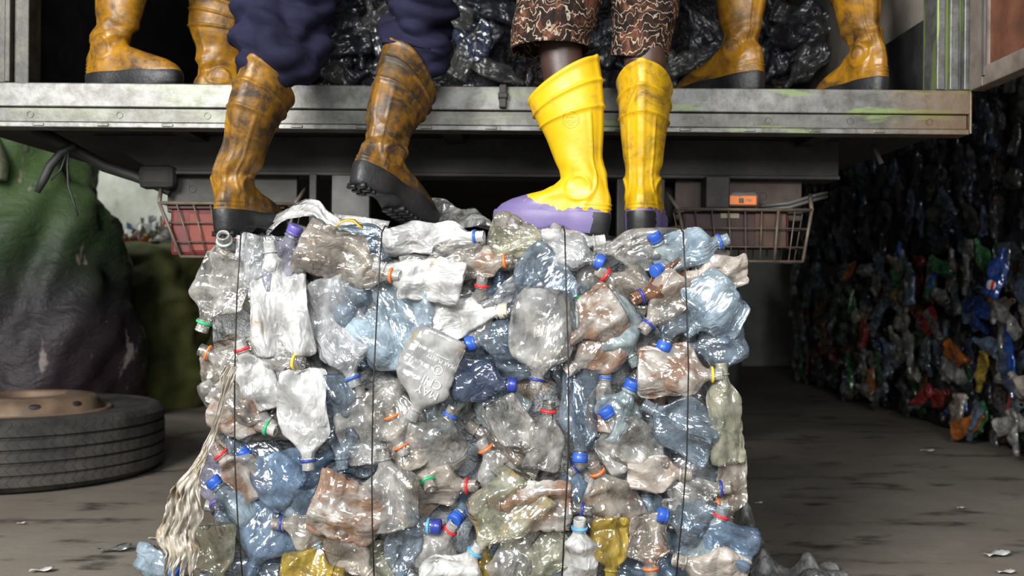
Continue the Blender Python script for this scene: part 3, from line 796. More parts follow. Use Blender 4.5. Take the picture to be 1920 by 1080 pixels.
MB().box((-.60, yb - .02, .87), (-.578, yb + .03, 1.078)).build('bracket_plate', M['frame'], truck, bevel=.003)
MB().box((.55, yb - .05, .985), (.62, yb + .03, 1.078)).build('bracket_block', M['frame'], truck, bevel=.004)
MB().box((.30, yb + .0, .90), (.44, yb + .03, 1.078)).build('bracket_plate', M['frame'], truck, bevel=.003)
MB().box((-1.10, yb - .03, 1.03), (-.99, yb + .02, 1.10)).build('bracket_block', M['under'], truck, bevel=.02)
# marker lamp
lp = MB(); LX, LZ = .655, 1.010
lp.add(*(lambda v: (v, [(0, 1, 2, 3, 4, 5), (11, 10, 9, 8, 7, 6)] + [(i, i + 6, (i + 1) % 6 + 6, (i + 1) % 6) for i in range(6)]))(
    [(LX + x, yb - .03 + d, LZ + z) for d in (0, .03) for x, z in ((-.052, -.018), (.050, -.018), (.054, .012), (.044, .026), (-.022, .024), (-.05, .006))]))
lo_ = lp.build('marker_lamp', M['plate'], truck, bevel=.004); lo_['label'] = 'orange marker lamp'
t = NT('scuffed_orange_lens')
M['lens'] = t.pbr(t.mix(t.ramp(t.noise(60, 4), [(.55, 0), (.65, 1)]), (.95, .23, .03), (.25, .17, .13)), .4)
ln_ = MB().box((LX - .042, yb - .034, LZ - .014), (LX + .046, yb - .028, LZ + .014)).build('lens', M['lens'], lo_, bevel=.003)
MB().box((LX - .006, yb - .036, LZ - .008), (LX + .008, yb - .033, LZ + .006)).build('reflector', M['plate'], lo_, bevel=.002)
cb = MB()
for dz in (0, .012): cb = MB().tube([(.72, yb + .01, .985 + dz), (.80, yb - .01, .992 + dz), (.875, yb + .0, 1.015 + dz), (.93, yb + .05, 1.03 + dz)], .0055, 8); cb.build('cable', M['plate'], truck, True)
MB().tube([(1.03, .25, 1.17), (1.035, .24, 1.15), (1.05, .235, 1.115)], [.006, .007, .008], 8).build('strap_end', M['plate'], truck, True)


def W2T(px, py, y): v = P(px, py, y); return (v.x, v.y - YS, v.z)


MB().tube([W2T(135, 280, 2.8), W2T(110, 292, 2.8), W2T(88, 318, 2.8), W2T(75, 345, 2.8), W2T(64, 368, 2.8)], [.010, .012, .013, .012, .008], 10).build('hanging_hose', M['dark'], truck, True)
MB().tube([W2T(122, 288, 2.79), W2T(120, 320, 2.79), W2T(122, 355, 2.79), W2T(132, 385, 2.79), W2T(141, 412, 2.79)], .0028, 6).build('cable', M['dark'], truck, True)
MB().tube([W2T(118, 296, 2.79), W2T(108, 325, 2.79), W2T(90, 345, 2.79)], .003, 6).build('cable', M['dark'], truck, True)
MB().tube([W2T(60, 252, 2.85), W2T(130, 285, 2.85), W2T(190, 318, 2.9), W2T(250, 338, 2.92), W2T(275, 352, 2.92), W2T(312, 368, 2.92)], [.02, .016, .018, .016, .009, .008], 10).build('brake_hose', M['dark'], truck, True)


def basket(x0, x1, xb0, xb1, z0, z1, nx):
    m = MB(); y0 = yb - .07; y1 = yb + .02
    fp = lambda u, v, y: (x0 + (x1 - x0) * u + v * ((xb0 + (xb1 - xb0) * u) - (x0 + (x1 - x0) * u)), y, z1 + (z0 - z1) * v)
    for y in (y0, y1):
        for v, r in ((0, .0055), (.36, .0022), (.72, .0022), (1, .0045)): m.tube([fp(0, v, y), fp(1, v, y)], r, 6)
    for k in range(nx + 1):
        r = .005 if k in (0, nx) or k == int(nx * .75) else .0023
        m.tube([fp(k / nx, 0, y0), fp(k / nx, 1, y0)], r, 6)
        m.tube([fp(k / nx, 1, y0), fp(k / nx, 1, y1)], .0023, 6)
        m.tube([fp(k / nx, 0, y1), fp(k / nx, 1, y1)], .0023, 6)
    for k in (0, 1):
        for v in (0, .36, .72, 1): m.tube([fp(k, v, y0), fp(k, v, y1)], .003, 6)
        m.tube([fp(k, 0, y0), (fp(k, 0, y0)[0] + (-.02 if k == 0 else .015), yb + .0, z1 + .05)], .006, 6)
    return m.build('wire_basket', plain('rusty_wire', (.14, .11, .085), .6, .4, .3, 30), truck, True)


basket(-1.018, -.63, -.955, -.66, .832, .985, 8)
basket(.468, .850, .50, .825, .832, .980, 8)
# rear wheels deep under the deck
for x in (-.98, .78):
    wl = MB().lathe([(.16, 0), (.30, .0), (.44, -.01), (.48, .03), (.485, .21), (.44, .25), (.30, .24), (.16, .2)], 40, Matrix.Translation((x, 2.3, .487)) @ Matrix.Rotation(math.pi / 2, 4, 'Y')).build('wheel', M['dark'], truck, True)
# boxes carried in the baskets
rb = MB().box((-.985, YS + yb - .055, .842), (-.66, YS + yb + .01, .978)).build('storage_box', plain('red_box_paint', (.085, .008, .005), .6, 0, .3, 8), None, bevel=.012)
tag(rb, 'bright red box inside the wire basket behind the muddy boot', 'box')
MB().box((-.93, YS + yb - .058, .855), (-.715, YS + yb - .05, .965)).build('front_panel', plain('orange_red_panel', (.16, .018, .005), .6, 0, .3, 9), rb, bevel=.004)
MB().box((-.992, YS + yb - .060, .977), (-.652, YS + yb + .012, .990)).build('lid', plain('pinkish_grey_lid', (.07, .03, .03), .6), rb, bevel=.004)
db = MB().box((.49, YS + yb - .05, .862), (.80, YS + yb + .012, .972)).build('storage_box', plain('faded_maroon_paint', (.040, .013, .012), .6, 0, .5, 12), None, bevel=.01)
tag(db, 'faded maroon box inside the wire basket below the orange marker lamp', 'box')
MB().box((.70, YS + yb - .054, .868), (.79, YS + yb - .049, .966)).build('front_panel', plain('faded_orange_paint', (.065, .028, .014), .6, 0, .4, 14), db, bevel=.004)
MB().box((.60, YS + yb - .054, .950), (.655, YS + yb - .049, .966)).build('latch', plain('pale_latch', (.26, .24, .16), .6), db, bevel=.002)

# load of bales inside the truck body
tb = []
for k, (xa, xb) in enumerate(((-.74, .16), (.18, 1.10))):
    b = empty('plastic_bale', ((xa + xb) / 2, 3.75 + .5, 1.288 - .0085 * (xa + xb) / 2))
    hw = (xb - xa) / 2 - .03
    tag(b, 'dark bottle bale loaded inside the truck, ' + ('behind the navy trousers' if k == 0 else 'behind the patterned shorts'), 'bale', 'bales loaded in the truck')
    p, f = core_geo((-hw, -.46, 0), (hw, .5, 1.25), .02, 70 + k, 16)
    mk('pressed_core', p, f, M['shadecore'], b)
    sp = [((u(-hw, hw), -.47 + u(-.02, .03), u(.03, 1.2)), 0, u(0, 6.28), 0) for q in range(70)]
    mass('packed_bottles', sp, M['shadepet'], b)
lr = random.Random(11); load = []
for k in range(26):
    me, lb = lr.choice(WME)
    o = bpy.data.objects.new('crushed_bottle', me); COL.objects.link(o)
    tint = lr.choice(['shadeclear'] * 6 + ['shadepet'] * 4 + ['navy', 'shadebrown'])
    o.material_slots[0].link = 'OBJECT'; o.material_slots[0].material = M[tint]
    px = lr.choice((lr.uniform(612, 735), lr.uniform(840, 965), lr.uniform(1245, 1330), lr.uniform(1430, 1515))); py = lr.uniform(-5, 150)
    q = P(px, py, 3.74)
    o.matrix_world = Matrix.Translation((q.x, 3.735 + lr.uniform(-.02, .02), max(q.z, 1.41))) @ Matrix.Rotation(lr.uniform(-.3, .3), 4, 'Z') @ Matrix.Rotation(lr.uniform(0, 6.28), 4, 'Y') @ Matrix.Translation((0, 0, -.1))
    load.append((px, py, o, tint))
zones = [(0, 740, 'between the two navy trouser legs'), (740, 1000, 'between navy trousers and patterned shorts'), (1000, 1345, 'right of patterned shorts'), (1345, 2000, 'between the right truck boots')]
g2 = defaultdict(list)
for px, py, o, tint in load:
    zi = [i for i, z in enumerate(zones) if z[0] <= px < z[1]][0]; g2[(zi, tint)].append((py, o))
for (zi, tint), L_ in g2.items():
    L_.sort(key=lambda a: a[0])
    for k, (py, o) in enumerate(L_):
        tag(o, f'{TINTN[tint]} bottle in the truck load {zones[zi][2]}' + (f', {ORD[k]} from top' if len(L_) > 1 else ''), 'bottle', 'bottles in the truck load')

# ---------------------------------------------------------------- tyre, sacks, litter
ty = MB(); R, H = .52, .275
pr_ = [(.30, .03), (.36, .012), (.44, .004), (.475, .004), (.497, .012), (.508, .026)]
zs = [.03, .062, .066, .07, .074, .106, .110, .116, .12, .152, .156, .162, .166, .198, .202, .208, .212, .244]
for i, z in enumerate(zs):
    deep = (i % 4 in (2, 3)) and i > 0
    pr_.append((R - .014 if deep else R - .0008 * abs(z - H / 2) * 20, z))
pr_ += [(.510, .251), (.500, .262), (.485, .268), (.47, .2685), (.464, .265), (.45, .2655), (.40, .268), (.36, .262), (.335, .258), (.33, .250), (.31, .246), (.30, .235)]
t = NT('worn_tyre_rubber')
sx = t.sep(); ang = t.n('Math', {0: sx[1], 1: sx[0]}, operation='ARCTAN2')
chev = t.math('ABSOLUTE', t.math('SUBTRACT', t.n('Math', {0: t.math('MULTIPLY', sx[2], 21.7)}, operation='FRACT'), .5))
sip = t.n('Math', {0: t.math('MULTIPLY', t.math('ADD', t.math('MULTIPLY', ang, 14.0), t.math('MULTIPLY', chev, 1.2)), 6.2832 / 1.0)}, operation='SINE')
sipe = t.ramp(t.math('ADD', t.math('MULTIPLY', sip, .5), .5), [(.02, 0), (.10, 1)])
rad = t.n('Math', {0: t.math('ADD', t.math('MULTIPLY', sx[0], sx[0]), t.math('MULTIPLY', sx[1], sx[1]))}, operation='SQRT')
ontread = t.ramp(t.math('MULTIPLY', rad, 1.9), [(.945, 0), (.955, 1)])
nz = t.noise(6, 5, .65)
c = t.mix(t.ramp(nz, [(.35, 0), (.65, 1)]), (.020, .019, .018), (.070, .064, .056))
c = t.mix(t.math('MULTIPLY', t.math('SUBTRACT', 1.0, sipe), t.math('MULTIPLY', ontread, .55)), c, (.01, .01, .01))
M['tyre'] = t.pbr(c, .75, 0, t.bump(t.noise(30, 4), .25, .004), .35)
tyre = ty.lathe(pr_, 96).build('tyre', M['tyre'], None, True)
tyre.location = (-1.965, 4.06, .002)
es = tyre.modifiers.new('crisp', 'EDGE_SPLIT'); es.split_angle = .6
tag(tyre, 'worn truck tyre lying flat on the floor beside the green sack', 'tyre')
rm = MB().lathe([(.305, .235), (.315, .252), (.305, .262), (.292, .258), (.285, .235), (.278, .235), (.272, .262), (.262, .292), (.245, .308), (.2, .315), (.143, .316), (.137, .310), (.137, .27), (.25, .2), (.28, .05)], 72)
rim = rm.build('wheel_rim', plain('rusty_brown_rim', (.19, .125, .08), .65, .1, .4, 7, .3), tyre, True)
MB().lathe([(.001, .262), (.136, .262)], 40).build('hub_shade_disc', M['kick'], rim, False)  # black disc standing for the deep shade inside the hub hole
for k in range(10):
    a = k * .6283 + .2
    MB().lathe([(.0, .002), (.020, .002), (.023, -.001)], 16, Matrix.Translation((.262 * math.cos(a), .262 * math.sin(a), .290)) @ Matrix.Rotation(a, 4, 'Z') @ Matrix.Rotation(1.05, 4, 'Y') @ Matrix.Scale(.5, 4, (1, 0, 0))).build('hand_hole', M['kick'], rim, True)


def sack(name, loc, rx, ry, h, seed, mat, topw=.5, lean=(0, 0)):
    nu, nv = 46, 64
    uu = np.linspace(0, 1, nu); V = []
    for a in uu:
        z = h * a ** .9
        s = (1 - (1 - topw) * a ** 1.35) * (1 - .10 * (1 - a) ** 6)
        s *= math.sqrt(max(0, 1 - max(0, (a - .86) / .14) ** 2)) if a < 1 else 0.02
        for k in range(nv):
            th = 2 * math.pi * k / nv
            cx, sy = math.cos(th), math.sin(th); e = .75
            V.append((rx * s * math.copysign(abs(cx) ** e, cx) + lean[0] * a, ry * s * math.copysign(abs(sy) ** e, sy) + lean[1] * a, z))
    V = np.array(V)
    n = V * [1 / rx, 1 / ry, .25]; n /= np.linalg.norm(n, axis=1)[:, None] + 1e-6
    d = waves(V, seed, [.9, .6, .4, .28, .2], [.035, .03, .022, .012, .008]) + fold(V * [1, 1, 1.3], seed + 4, [.42, .26, .16, .09], [.030, .018, .010, .004])
    V = V + n * d[:, None] * (rx / .55); V[:, 2] = np.maximum(V[:, 2], 0.0)
    o = mk(name, V, grid_faces(nu, nv, True) + [tuple(range(nv))[::-1], tuple(range((nu - 1) * nv, nu * nv))], mat)
    o.location = loc
    return o


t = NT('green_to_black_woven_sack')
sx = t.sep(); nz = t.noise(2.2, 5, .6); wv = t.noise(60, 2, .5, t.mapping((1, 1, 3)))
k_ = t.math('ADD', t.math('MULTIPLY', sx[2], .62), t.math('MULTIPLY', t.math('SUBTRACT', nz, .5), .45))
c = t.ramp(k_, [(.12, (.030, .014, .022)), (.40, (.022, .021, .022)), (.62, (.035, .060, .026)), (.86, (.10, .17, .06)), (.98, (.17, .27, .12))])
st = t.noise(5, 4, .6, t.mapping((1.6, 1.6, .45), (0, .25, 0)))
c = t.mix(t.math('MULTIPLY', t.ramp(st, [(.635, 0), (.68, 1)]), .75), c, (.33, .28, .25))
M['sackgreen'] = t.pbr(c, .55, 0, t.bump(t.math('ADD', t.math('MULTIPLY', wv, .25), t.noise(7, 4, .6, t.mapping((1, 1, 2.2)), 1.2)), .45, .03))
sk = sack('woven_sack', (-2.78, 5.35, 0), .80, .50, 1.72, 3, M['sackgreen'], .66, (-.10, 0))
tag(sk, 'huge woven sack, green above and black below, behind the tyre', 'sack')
knot = sack('tied_top', (.20, -.47, 1.28), .10, .09, .26, 9, plain('pale_green_plastic_wrap', (.42, .45, .30), .4, 0, .4, 14), .45)
knot.parent = sk
M['olive_sack'] = plain('olive_woven_sack', (.085, .095, .022), .75, 0, .45, 5, .4)
s2 = sack('woven_sack', (-2.36, 6.35, 0), .42, .40, 1.06, 15, M['olive_sack'], .82)
tag(s2, 'olive green filled sack right of the huge black and green sack', 'sack')
s3 = sack('woven_sack', (-1.72, 6.75, 0), .38, .40, .86, 27, plain('dark_olive_woven_sack', (.050, .055, .018), .8, 0, .5, 5, .4), .85)
tag(s3, 'darker olive sack beneath the left wire basket', 'sack')
# mixed rubbish over the olive sacks
mb = MB(); lr = random.Random(3)
for k in range(520):
    x = lr.uniform(-3.0, -1.45); y = lr.uniform(6.9, 8.0); z = 1.135 + lr.uniform(-.06, .05) + .05 * math.sin(x * 7)
    z -= max(0, x + 1.85) * .7
    s = lr.uniform(.02, .055)
    R_ = Matrix.Translation((x, y, z)) @ Euler((lr.uniform(0, 6), lr.uniform(0, 6), lr.uniform(0, 6))).to_matrix().to_4x4()
    mb.add([R_ @ Vector(v) for v in ((-s, -s * .6, 0), (s, -s * .6, .01), (s, s * .6, 0), (-s, s * .6, .012), (0, 0, .02))], [(0, 1, 4), (1, 2, 4), (2, 3, 4), (3, 0, 4), (0, 3, 2, 1)])
t = NT('mixed_litter')
v_ = t.t.nodes.new('ShaderNodeTexVoronoi'); v_.inputs['Scale'].default_value = 11; t.t.links.new(t.obj, v_.inputs['Vector'])
c = t.ramp(t.sep(v_.outputs['Color'])[0], [(0, (.7, .68, .64)), (.3, (.45, .42, .38)), (.5, (.55, .06, .04)), (.6, (.7, .7, .7)), (.75, (.06, .06, .07)), (.85, (.7, .42, .05)), (.93, (.12, .2, .4))])
c.node.color_ramp.interpolation = 'CONSTANT'
M['litter'] = t.pbr(c, .5)
lt = mb.build('rubbish', M['litter'], None, False)
tag(lt, 'loose mixed rubbish heaped behind the olive sacks', 'rubbish', None, 'stuff')
hp = sack('rubbish_heap', (-2.2, 7.55, 0), .95, .55, 1.12, 44, plain('grey_rubbish_heap', (.10, .095, .085), .8, 0, .5, 8), .9)
tag(hp, 'grey heap under the loose rubbish by the back wall', 'heap', None, 'stuff')

# scraps on the floor
scm = plain('pale_paper_scrap', (.55, .54, .52), .7)
for (px, py, s, lab) in ((40, 984, .012, 'small white scrap on the floor in front of the tyre'), (292, 1013, .020, 'pale curled scrap on the floor left of the bale'),
                         (78, 1074, .028, 'bent white scrap at the lower left corner of the floor'), (215, 1036, .045, 'flat grey film scrap on the floor left of the bale'),
                         (1868, 1045, .036, 'white strip on the floor at the lower right'), (1885, 1077, .022, 'small white lump at the bottom right corner'),
                         (1422, 946, .014, 'tiny pale scrap on the shaded floor right of the bale'), (1800, 955, .012, 'tiny scrap on the open floor far right'), (1738, 848, .03, 'white scrap against the foot of the dark bales')):
    y = F * CAMH / (py - 540); q = P(px, py, y); V = []
    for i in range(7):
        for j in range(4):
            V.append(((i / 6 - .5) * 2 * s, (j / 3 - .5) * s * .8, .004 + .25 * s * (math.sin(i * 1.1 + j) * .5 + .5) + .15 * s * (i / 6)))
    o = mk('paper_scrap', V, grid_faces(7, 4), scm if s < .04 else M['clearfilm'])
    o.location = (q.x, y, 0); o.rotation_euler[2] = .3 * math.sin(px)
    so = o.modifiers.new('t', 'SOLIDIFY'); so.thickness = .001
    tag(o, lab, 'litter', 'scraps on the floor')
# blue bottle on the floor
p, f, lb = bottle_geo(.15, .075, 777, 1.1, .5)
q = P(296, 1066, 2.62)
o = mk('crushed_bottle', p, f, M['lightblue']); o.matrix_world = Matrix.Translation((q.x - .055, 2.60, .045)) @ Matrix.Rotation(1.75, 4, 'Y') @ Matrix.Rotation(.4, 4, 'X')
c_ = cap_geo(.0135).build('cap', C_['blue'], o, True); c_.location = (0, 0, .132)
tag(o, 'crushed light blue bottle lying on the floor left of the bale', 'bottle')

# hanging twisted film on the left, films and strap on top, sheet on the floor
path = [(437, 686, .034), (432, 708, .040), (422, 745, .018), (410, 785, .015), (398, 820, .017), (385, 850, .024), (368, 885, .040), (352, 915, .066), (347, 950, .088), (344, 990, .100), (342, 1030, .094), (338, 1058, .072)]
V = []; nv = 56; nu = 90
for i in range(nu):
    s_ = i / (nu - 1) * (len(path) - 1); a = min(int(s_), len(path) - 2); f_ = s_ - a
    px, py, wd = [path[a][k] * (1 - f_) + path[a + 1][k] * f_ for k in range(3)]
    c0 = P(px, py, 2.10); g = i / nu
    for j in range(nv):
        v = j / (nv - 1) - .5
        q_ = v + .05 * math.sin(g * 9 + v * 5) + .03 * math.sin(g * 23)
        pl_ = .008 * abs(math.sin(q_ * 8 + 1.5 * math.sin(g * 5))) + .0035 * abs(math.sin(q_ * 19 + g * 9 + 2 * math.sin(g * 13))) + .0014 * math.sin(q_ * 60 - g * 24) + .0025 * math.sin(g * 50 + v * 24)
        edge = 1 + .12 * math.sin(g * 17 + (3 if v > 0 else 0)) + .06 * math.sin(g * 41 + v * 4)
        V.append((c0.x + v * wd * .86 * edge, 2.10 - .008 - pl_ * min(1.3, wd / .045), c0.z + (.030 * math.sin(v * 25) + .014 * math.sin(v * 61)) * g ** 5))
V = np.array(V); g_ = np.repeat(np.linspace(0, 1, nu), nv)
V[:, 1] -= fold(V * [1.5, 1, .8], 17, [.06, .045, .03, .02], [.006, .005, .0035, .002]) * (.25 + .9 * g_)
V[:, 0] += fold(V, 19, [.09, .05], [.004, .003]) * g_
o = mk('plastic_film', V, grid_faces(nu, nv), M['film']); so = o.modifiers.new('t', 'SOLIDIFY'); so.thickness = .0008
tag(o, 'dirty twisted plastic film hanging down the left edge of the bale', 'plastic film')
path = [(505, 428), (528, 412), (548, 398), (575, 390), (598, 392), (612, 408), (640, 420), (690, 425), (730, 428)]
V = []; nu, nv = 50, 12
for i in range(nu):
    s_ = i / (nu - 1) * (len(path) - 1); a = min(int(s_), len(path) - 2); f_ = s_ - a
    px, py = [path[a][k] * (1 - f_) + path[a + 1][k] * f_ for k in range(2)]
    c0 = P(px, py, 2.42)
    for j in range(nv):
        v = j / (nv - 1) - .5
        V.append((c0.x + .003 * math.sin(v * 9 + i * .35), 2.40 + v * .045 + .004 * math.sin(v * 14 + i * .4), c0.z + v * .040 + .003 * math.sin(v * 15 + i * .33)))
o = mk('plastic_film', V, grid_faces(nu, nv), M['white']); so = o.modifiers.new('t', 'SOLIDIFY'); so.thickness = .001
tag(o, 'whitish plastic film arched on top of the bale between muddy boots', 'plastic film')
V = []; nu, nv = 34, 24
for i in range(nu):
    a = i / (nu - 1)
    px = 790 + 130 * a; py = 366 + 44 * a ** 1.5 + 5 * math.sin(a * 14)
    for j in range(nv):
        b = j / (nv - 1); c0 = P(px + 8 * b, py + (430 - py) * b, 2.46)
        V.append((c0.x, 2.46 + .05 * math.sin(b * 3 + a * 3) + .006 * math.sin(a * 30 + b * 8), c0.z + .004 * math.sin(b * 19 + a * 11)))
o = mk('plastic_film', V, grid_faces(nu, nv), M['clearfilm']); so = o.modifiers.new('t', 'SOLIDIFY'); so.thickness = .001
tag(o, 'clear plastic sheet standing on the bale right of the lifted muddy boot', 'plastic film')
pts = [P(x, y, 2.17) for x, y in ((632, 430), (640, 422), (652, 418), (664, 420), (672, 428), (680, 434))]
V = []
for i, q in enumerate(pts):
    for j in (-1, 1): V.append((q.x, q.y + j * .007, q.z + .002 * j + .006))
o = mk('strap', V, grid_faces(len(pts), 2), plain('yellow_plastic_strap', (.65, .40, .03), .4)); so = o.modifiers.new('t', 'SOLIDIFY'); so.thickness = .003
tag(o, 'yellow plastic strap looped on the top edge of the bale', 'strap')
V = []; nu, nv = 44, 34
for i in range(nu):
    a = i / (nu - 1)
    for j in range(nv):
        b = j / (nv - 1)
        h = .17 * math.exp(-((a - .12) / .13) ** 2) * (1 - b) ** .7 + .055 * math.exp(-((a - .62) / .12) ** 2) * (1 - .6 * b) + .03 * math.sin(a * 21 + b * 6) * (1 - a) * .5 + .012 * math.sin(a * 9 - b * 17)
        V.append((.59 + .27 * a, 2.62 - .22 * b + .03 * math.sin(a * 8), max(.004, h + .012)))
o = mk('plastic_film', V, grid_faces(nu, nv), M['clearfilm']); so = o.modifiers.new('t', 'SOLIDIFY'); so.thickness = .001
tag(o, 'crumpled clear plastic sheet on the floor right of the bale', 'plastic film')

# ---------------------------------------------------------------- boots and people
def boot_mat(name, base, dirt, amount, paint=None, stampm=False):
    t = NT(name); sx = t.sep()
    n1 = t.noise(11, 5, .68, None, .6); n2 = t.noise(45, 4, .7)
    m = t.math('ADD', t.math('MULTIPLY', n1, .8), t.math('MULTIPLY', n2, .2))
    c = t.mix(t.ramp(t.noise(7, 2), [(.3, 0), (.7, 1)]), tuple(x * .8 for x in base), base)
    c = t.mix(t.ramp(m, [(.62 - amount * .28, 0), (.74 - amount * .16, 1)]), c, dirt)
    if paint:
        ss = t.n('MapRange', {0: sx[1], 1: .05, 2: .17, 3: .058, 4: .108})
        b = t.math('ADD', ss, t.math('MULTIPLY', t.math('SUBTRACT', t.noise(38, 3), .5), .035))
        c = t.mix(t.math('GREATER_THAN', b, sx[2]), c, t.mix(t.ramp(t.noise(30, 4), [(.66, 0), (.7, 1)]), paint, (.55, .25, .12)))
    if stampm:
        dy = t.math('SUBTRACT', sx[1], .012); dz = t.math('SUBTRACT', sx[2], .258)
        r = t.n('Math', {0: t.math('ADD', t.math('MULTIPLY', dy, dy), t.math('MULTIPLY', dz, dz))}, operation='SQRT')
        ringf = t.math('LESS_THAN', t.math('ABSOLUTE', t.math('SUBTRACT', r, .0185)), .0006)
        lines = 0
        for zz, hw, hh in ((.006, .013, .0018), (-.0005, .017, .0004), (-.005, .012, .0016), (-.011, .006, .0014)):
            l_ = t.math('MULTIPLY', t.math('LESS_THAN', t.math('ABSOLUTE', t.math('SUBTRACT', dz, zz)), hh), t.math('LESS_THAN', t.math('ABSOLUTE', dy), hw))
            if hh > .001: l_ = t.math('MULTIPLY', l_, t.math('GREATER_THAN', t.n('TexNoise', {'Vector': t.mapping((0, 420, 300)), 'Scale': 1.0, 'Detail': 1}), .5))
            lines = l_ if isinstance(lines, int) else t.math('MAXIMUM', lines, l_)
        side = t.math('LESS_THAN', sx[0], 0.0) if stampm == 'left' else t.math('GREATER_THAN', sx[0], 0.0)
        f_ = t.math('MULTIPLY', t.math('MULTIPLY', t.math('MAXIMUM', ringf, lines), side), .7)
        c = t.mix(f_, c, (.16, .10, .01))
    return t.pbr(c, t.ramp(m, [(.4, .34), (.65, .65)]), 0, t.bump(t.math('ADD', n1, t.math('MULTIPLY', n2, .3)), .18, .006), .5)


M['boot_mud'] = boot_mat('muddy_yellow_boot', (.43, .20, .014), (.040, .024, .012), .95)
M['boot_mud2'] = boot_mat('muddy_yellow_boot_rear', (.40, .18, .012), (.032, .020, .010), 1.15)
M['boot_clean'] = boot_mat('bright_yellow_boot', (.70, .44, .006), (.38, .20, .02), .22, (.145, .112, .255), 'left')
M['boot_clean2'] = boot_mat('bright_yellow_boot_scuffed', (.64, .38, .006), (.09, .05, .012), .50, (.14, .105, .25))
M['boot_dk'] = boot_mat('grimy_yellow_boot', (.38, .175, .008), (.06, .03, .008), .75)
M['sole'] = plain('black_rubber_sole', (.014, .014, .015), .5, 0, .4, 18, .4)
t = NT('purple_painted_sole'); sx = t.sep()
f_ = t.math('GREATER_THAN', t.math('ADD', sx[1], t.math('MULTIPLY', t.noise(40, 3), .05)), -.020)
f_ = t.math('MULTIPLY', f_, t.math('GREATER_THAN', sx[2], .004))
M['sole_purple'] = t.pbr(t.mix(f_, (.016, .016, .017), (.145, .112, .255)), .5, 0, t.bump(t.noise(30, 3), .2, .005))

PROF = [(.018, -.074, .206, .047), (.035, -.078, .208, .049), (.055, -.079, .205, .048), (.072, -.078, .190, .0465), (.086, -.076, .164, .044), (.098, -.074, .130, .042),
        (.110, -.071, .090, .0395), (.125, -.067, .058, .038), (.145, -.064, .043, .0385), (.170, -.064, .040, .041), (.21, -.070, .048, .046), (.26, -.078, .060, .051),
        (.31, -.083, .072, .055), (.36, -.086, .080, .057), (.405, -.088, .085, .060)]


def outline(yb, yf, w, z, nseg):
    th = np.linspace(0, 2 * math.pi, nseg, endpoint=False)
    cy, a = (yb + yf) / 2, (yf - yb) / 2
    fo = float(1 - sm(.075, .14, z))                    # 1 at the foot, 0 at the shaft
    e = 2 / (2 + .9 * fo)
    c, s = np.cos(th), np.sin(th)
    y = cy + a * np.sign(s) * np.abs(s) ** e
    x = w * np.sign(c) * np.abs(c) ** e
    uu = (y - yb) / (yf - yb)
    wid = 1 - fo * (.24 * np.exp(-((uu - .0) / .2) ** 2) + .17 * np.exp(-((uu - .42) / .16) ** 2) + .10 * np.exp(-((uu - 1) / .16) ** 2))
    return np.stack([x * wid, y, np.full(nseg, z)], 1), th


def bend(p, fwd, side, z0=.12, z1=.20):
    p = np.array(p, float); out = p.copy()
    k = sm(z0, z1, p[:, 2])
    for ang, ax in ((fwd, 1), (side, 0)):
        a = ang * D2R * k
        dz = out[:, 2] - z0; c = out[:, ax].copy()
        up = dz > 0
        out[:, ax] = np.where(up, c * np.cos(a) + dz * np.sin(a), c)
        out[:, 2] = np.where(up, z0 + dz * np.cos(a) - c * np.sin(a), out[:, 2])
    return out


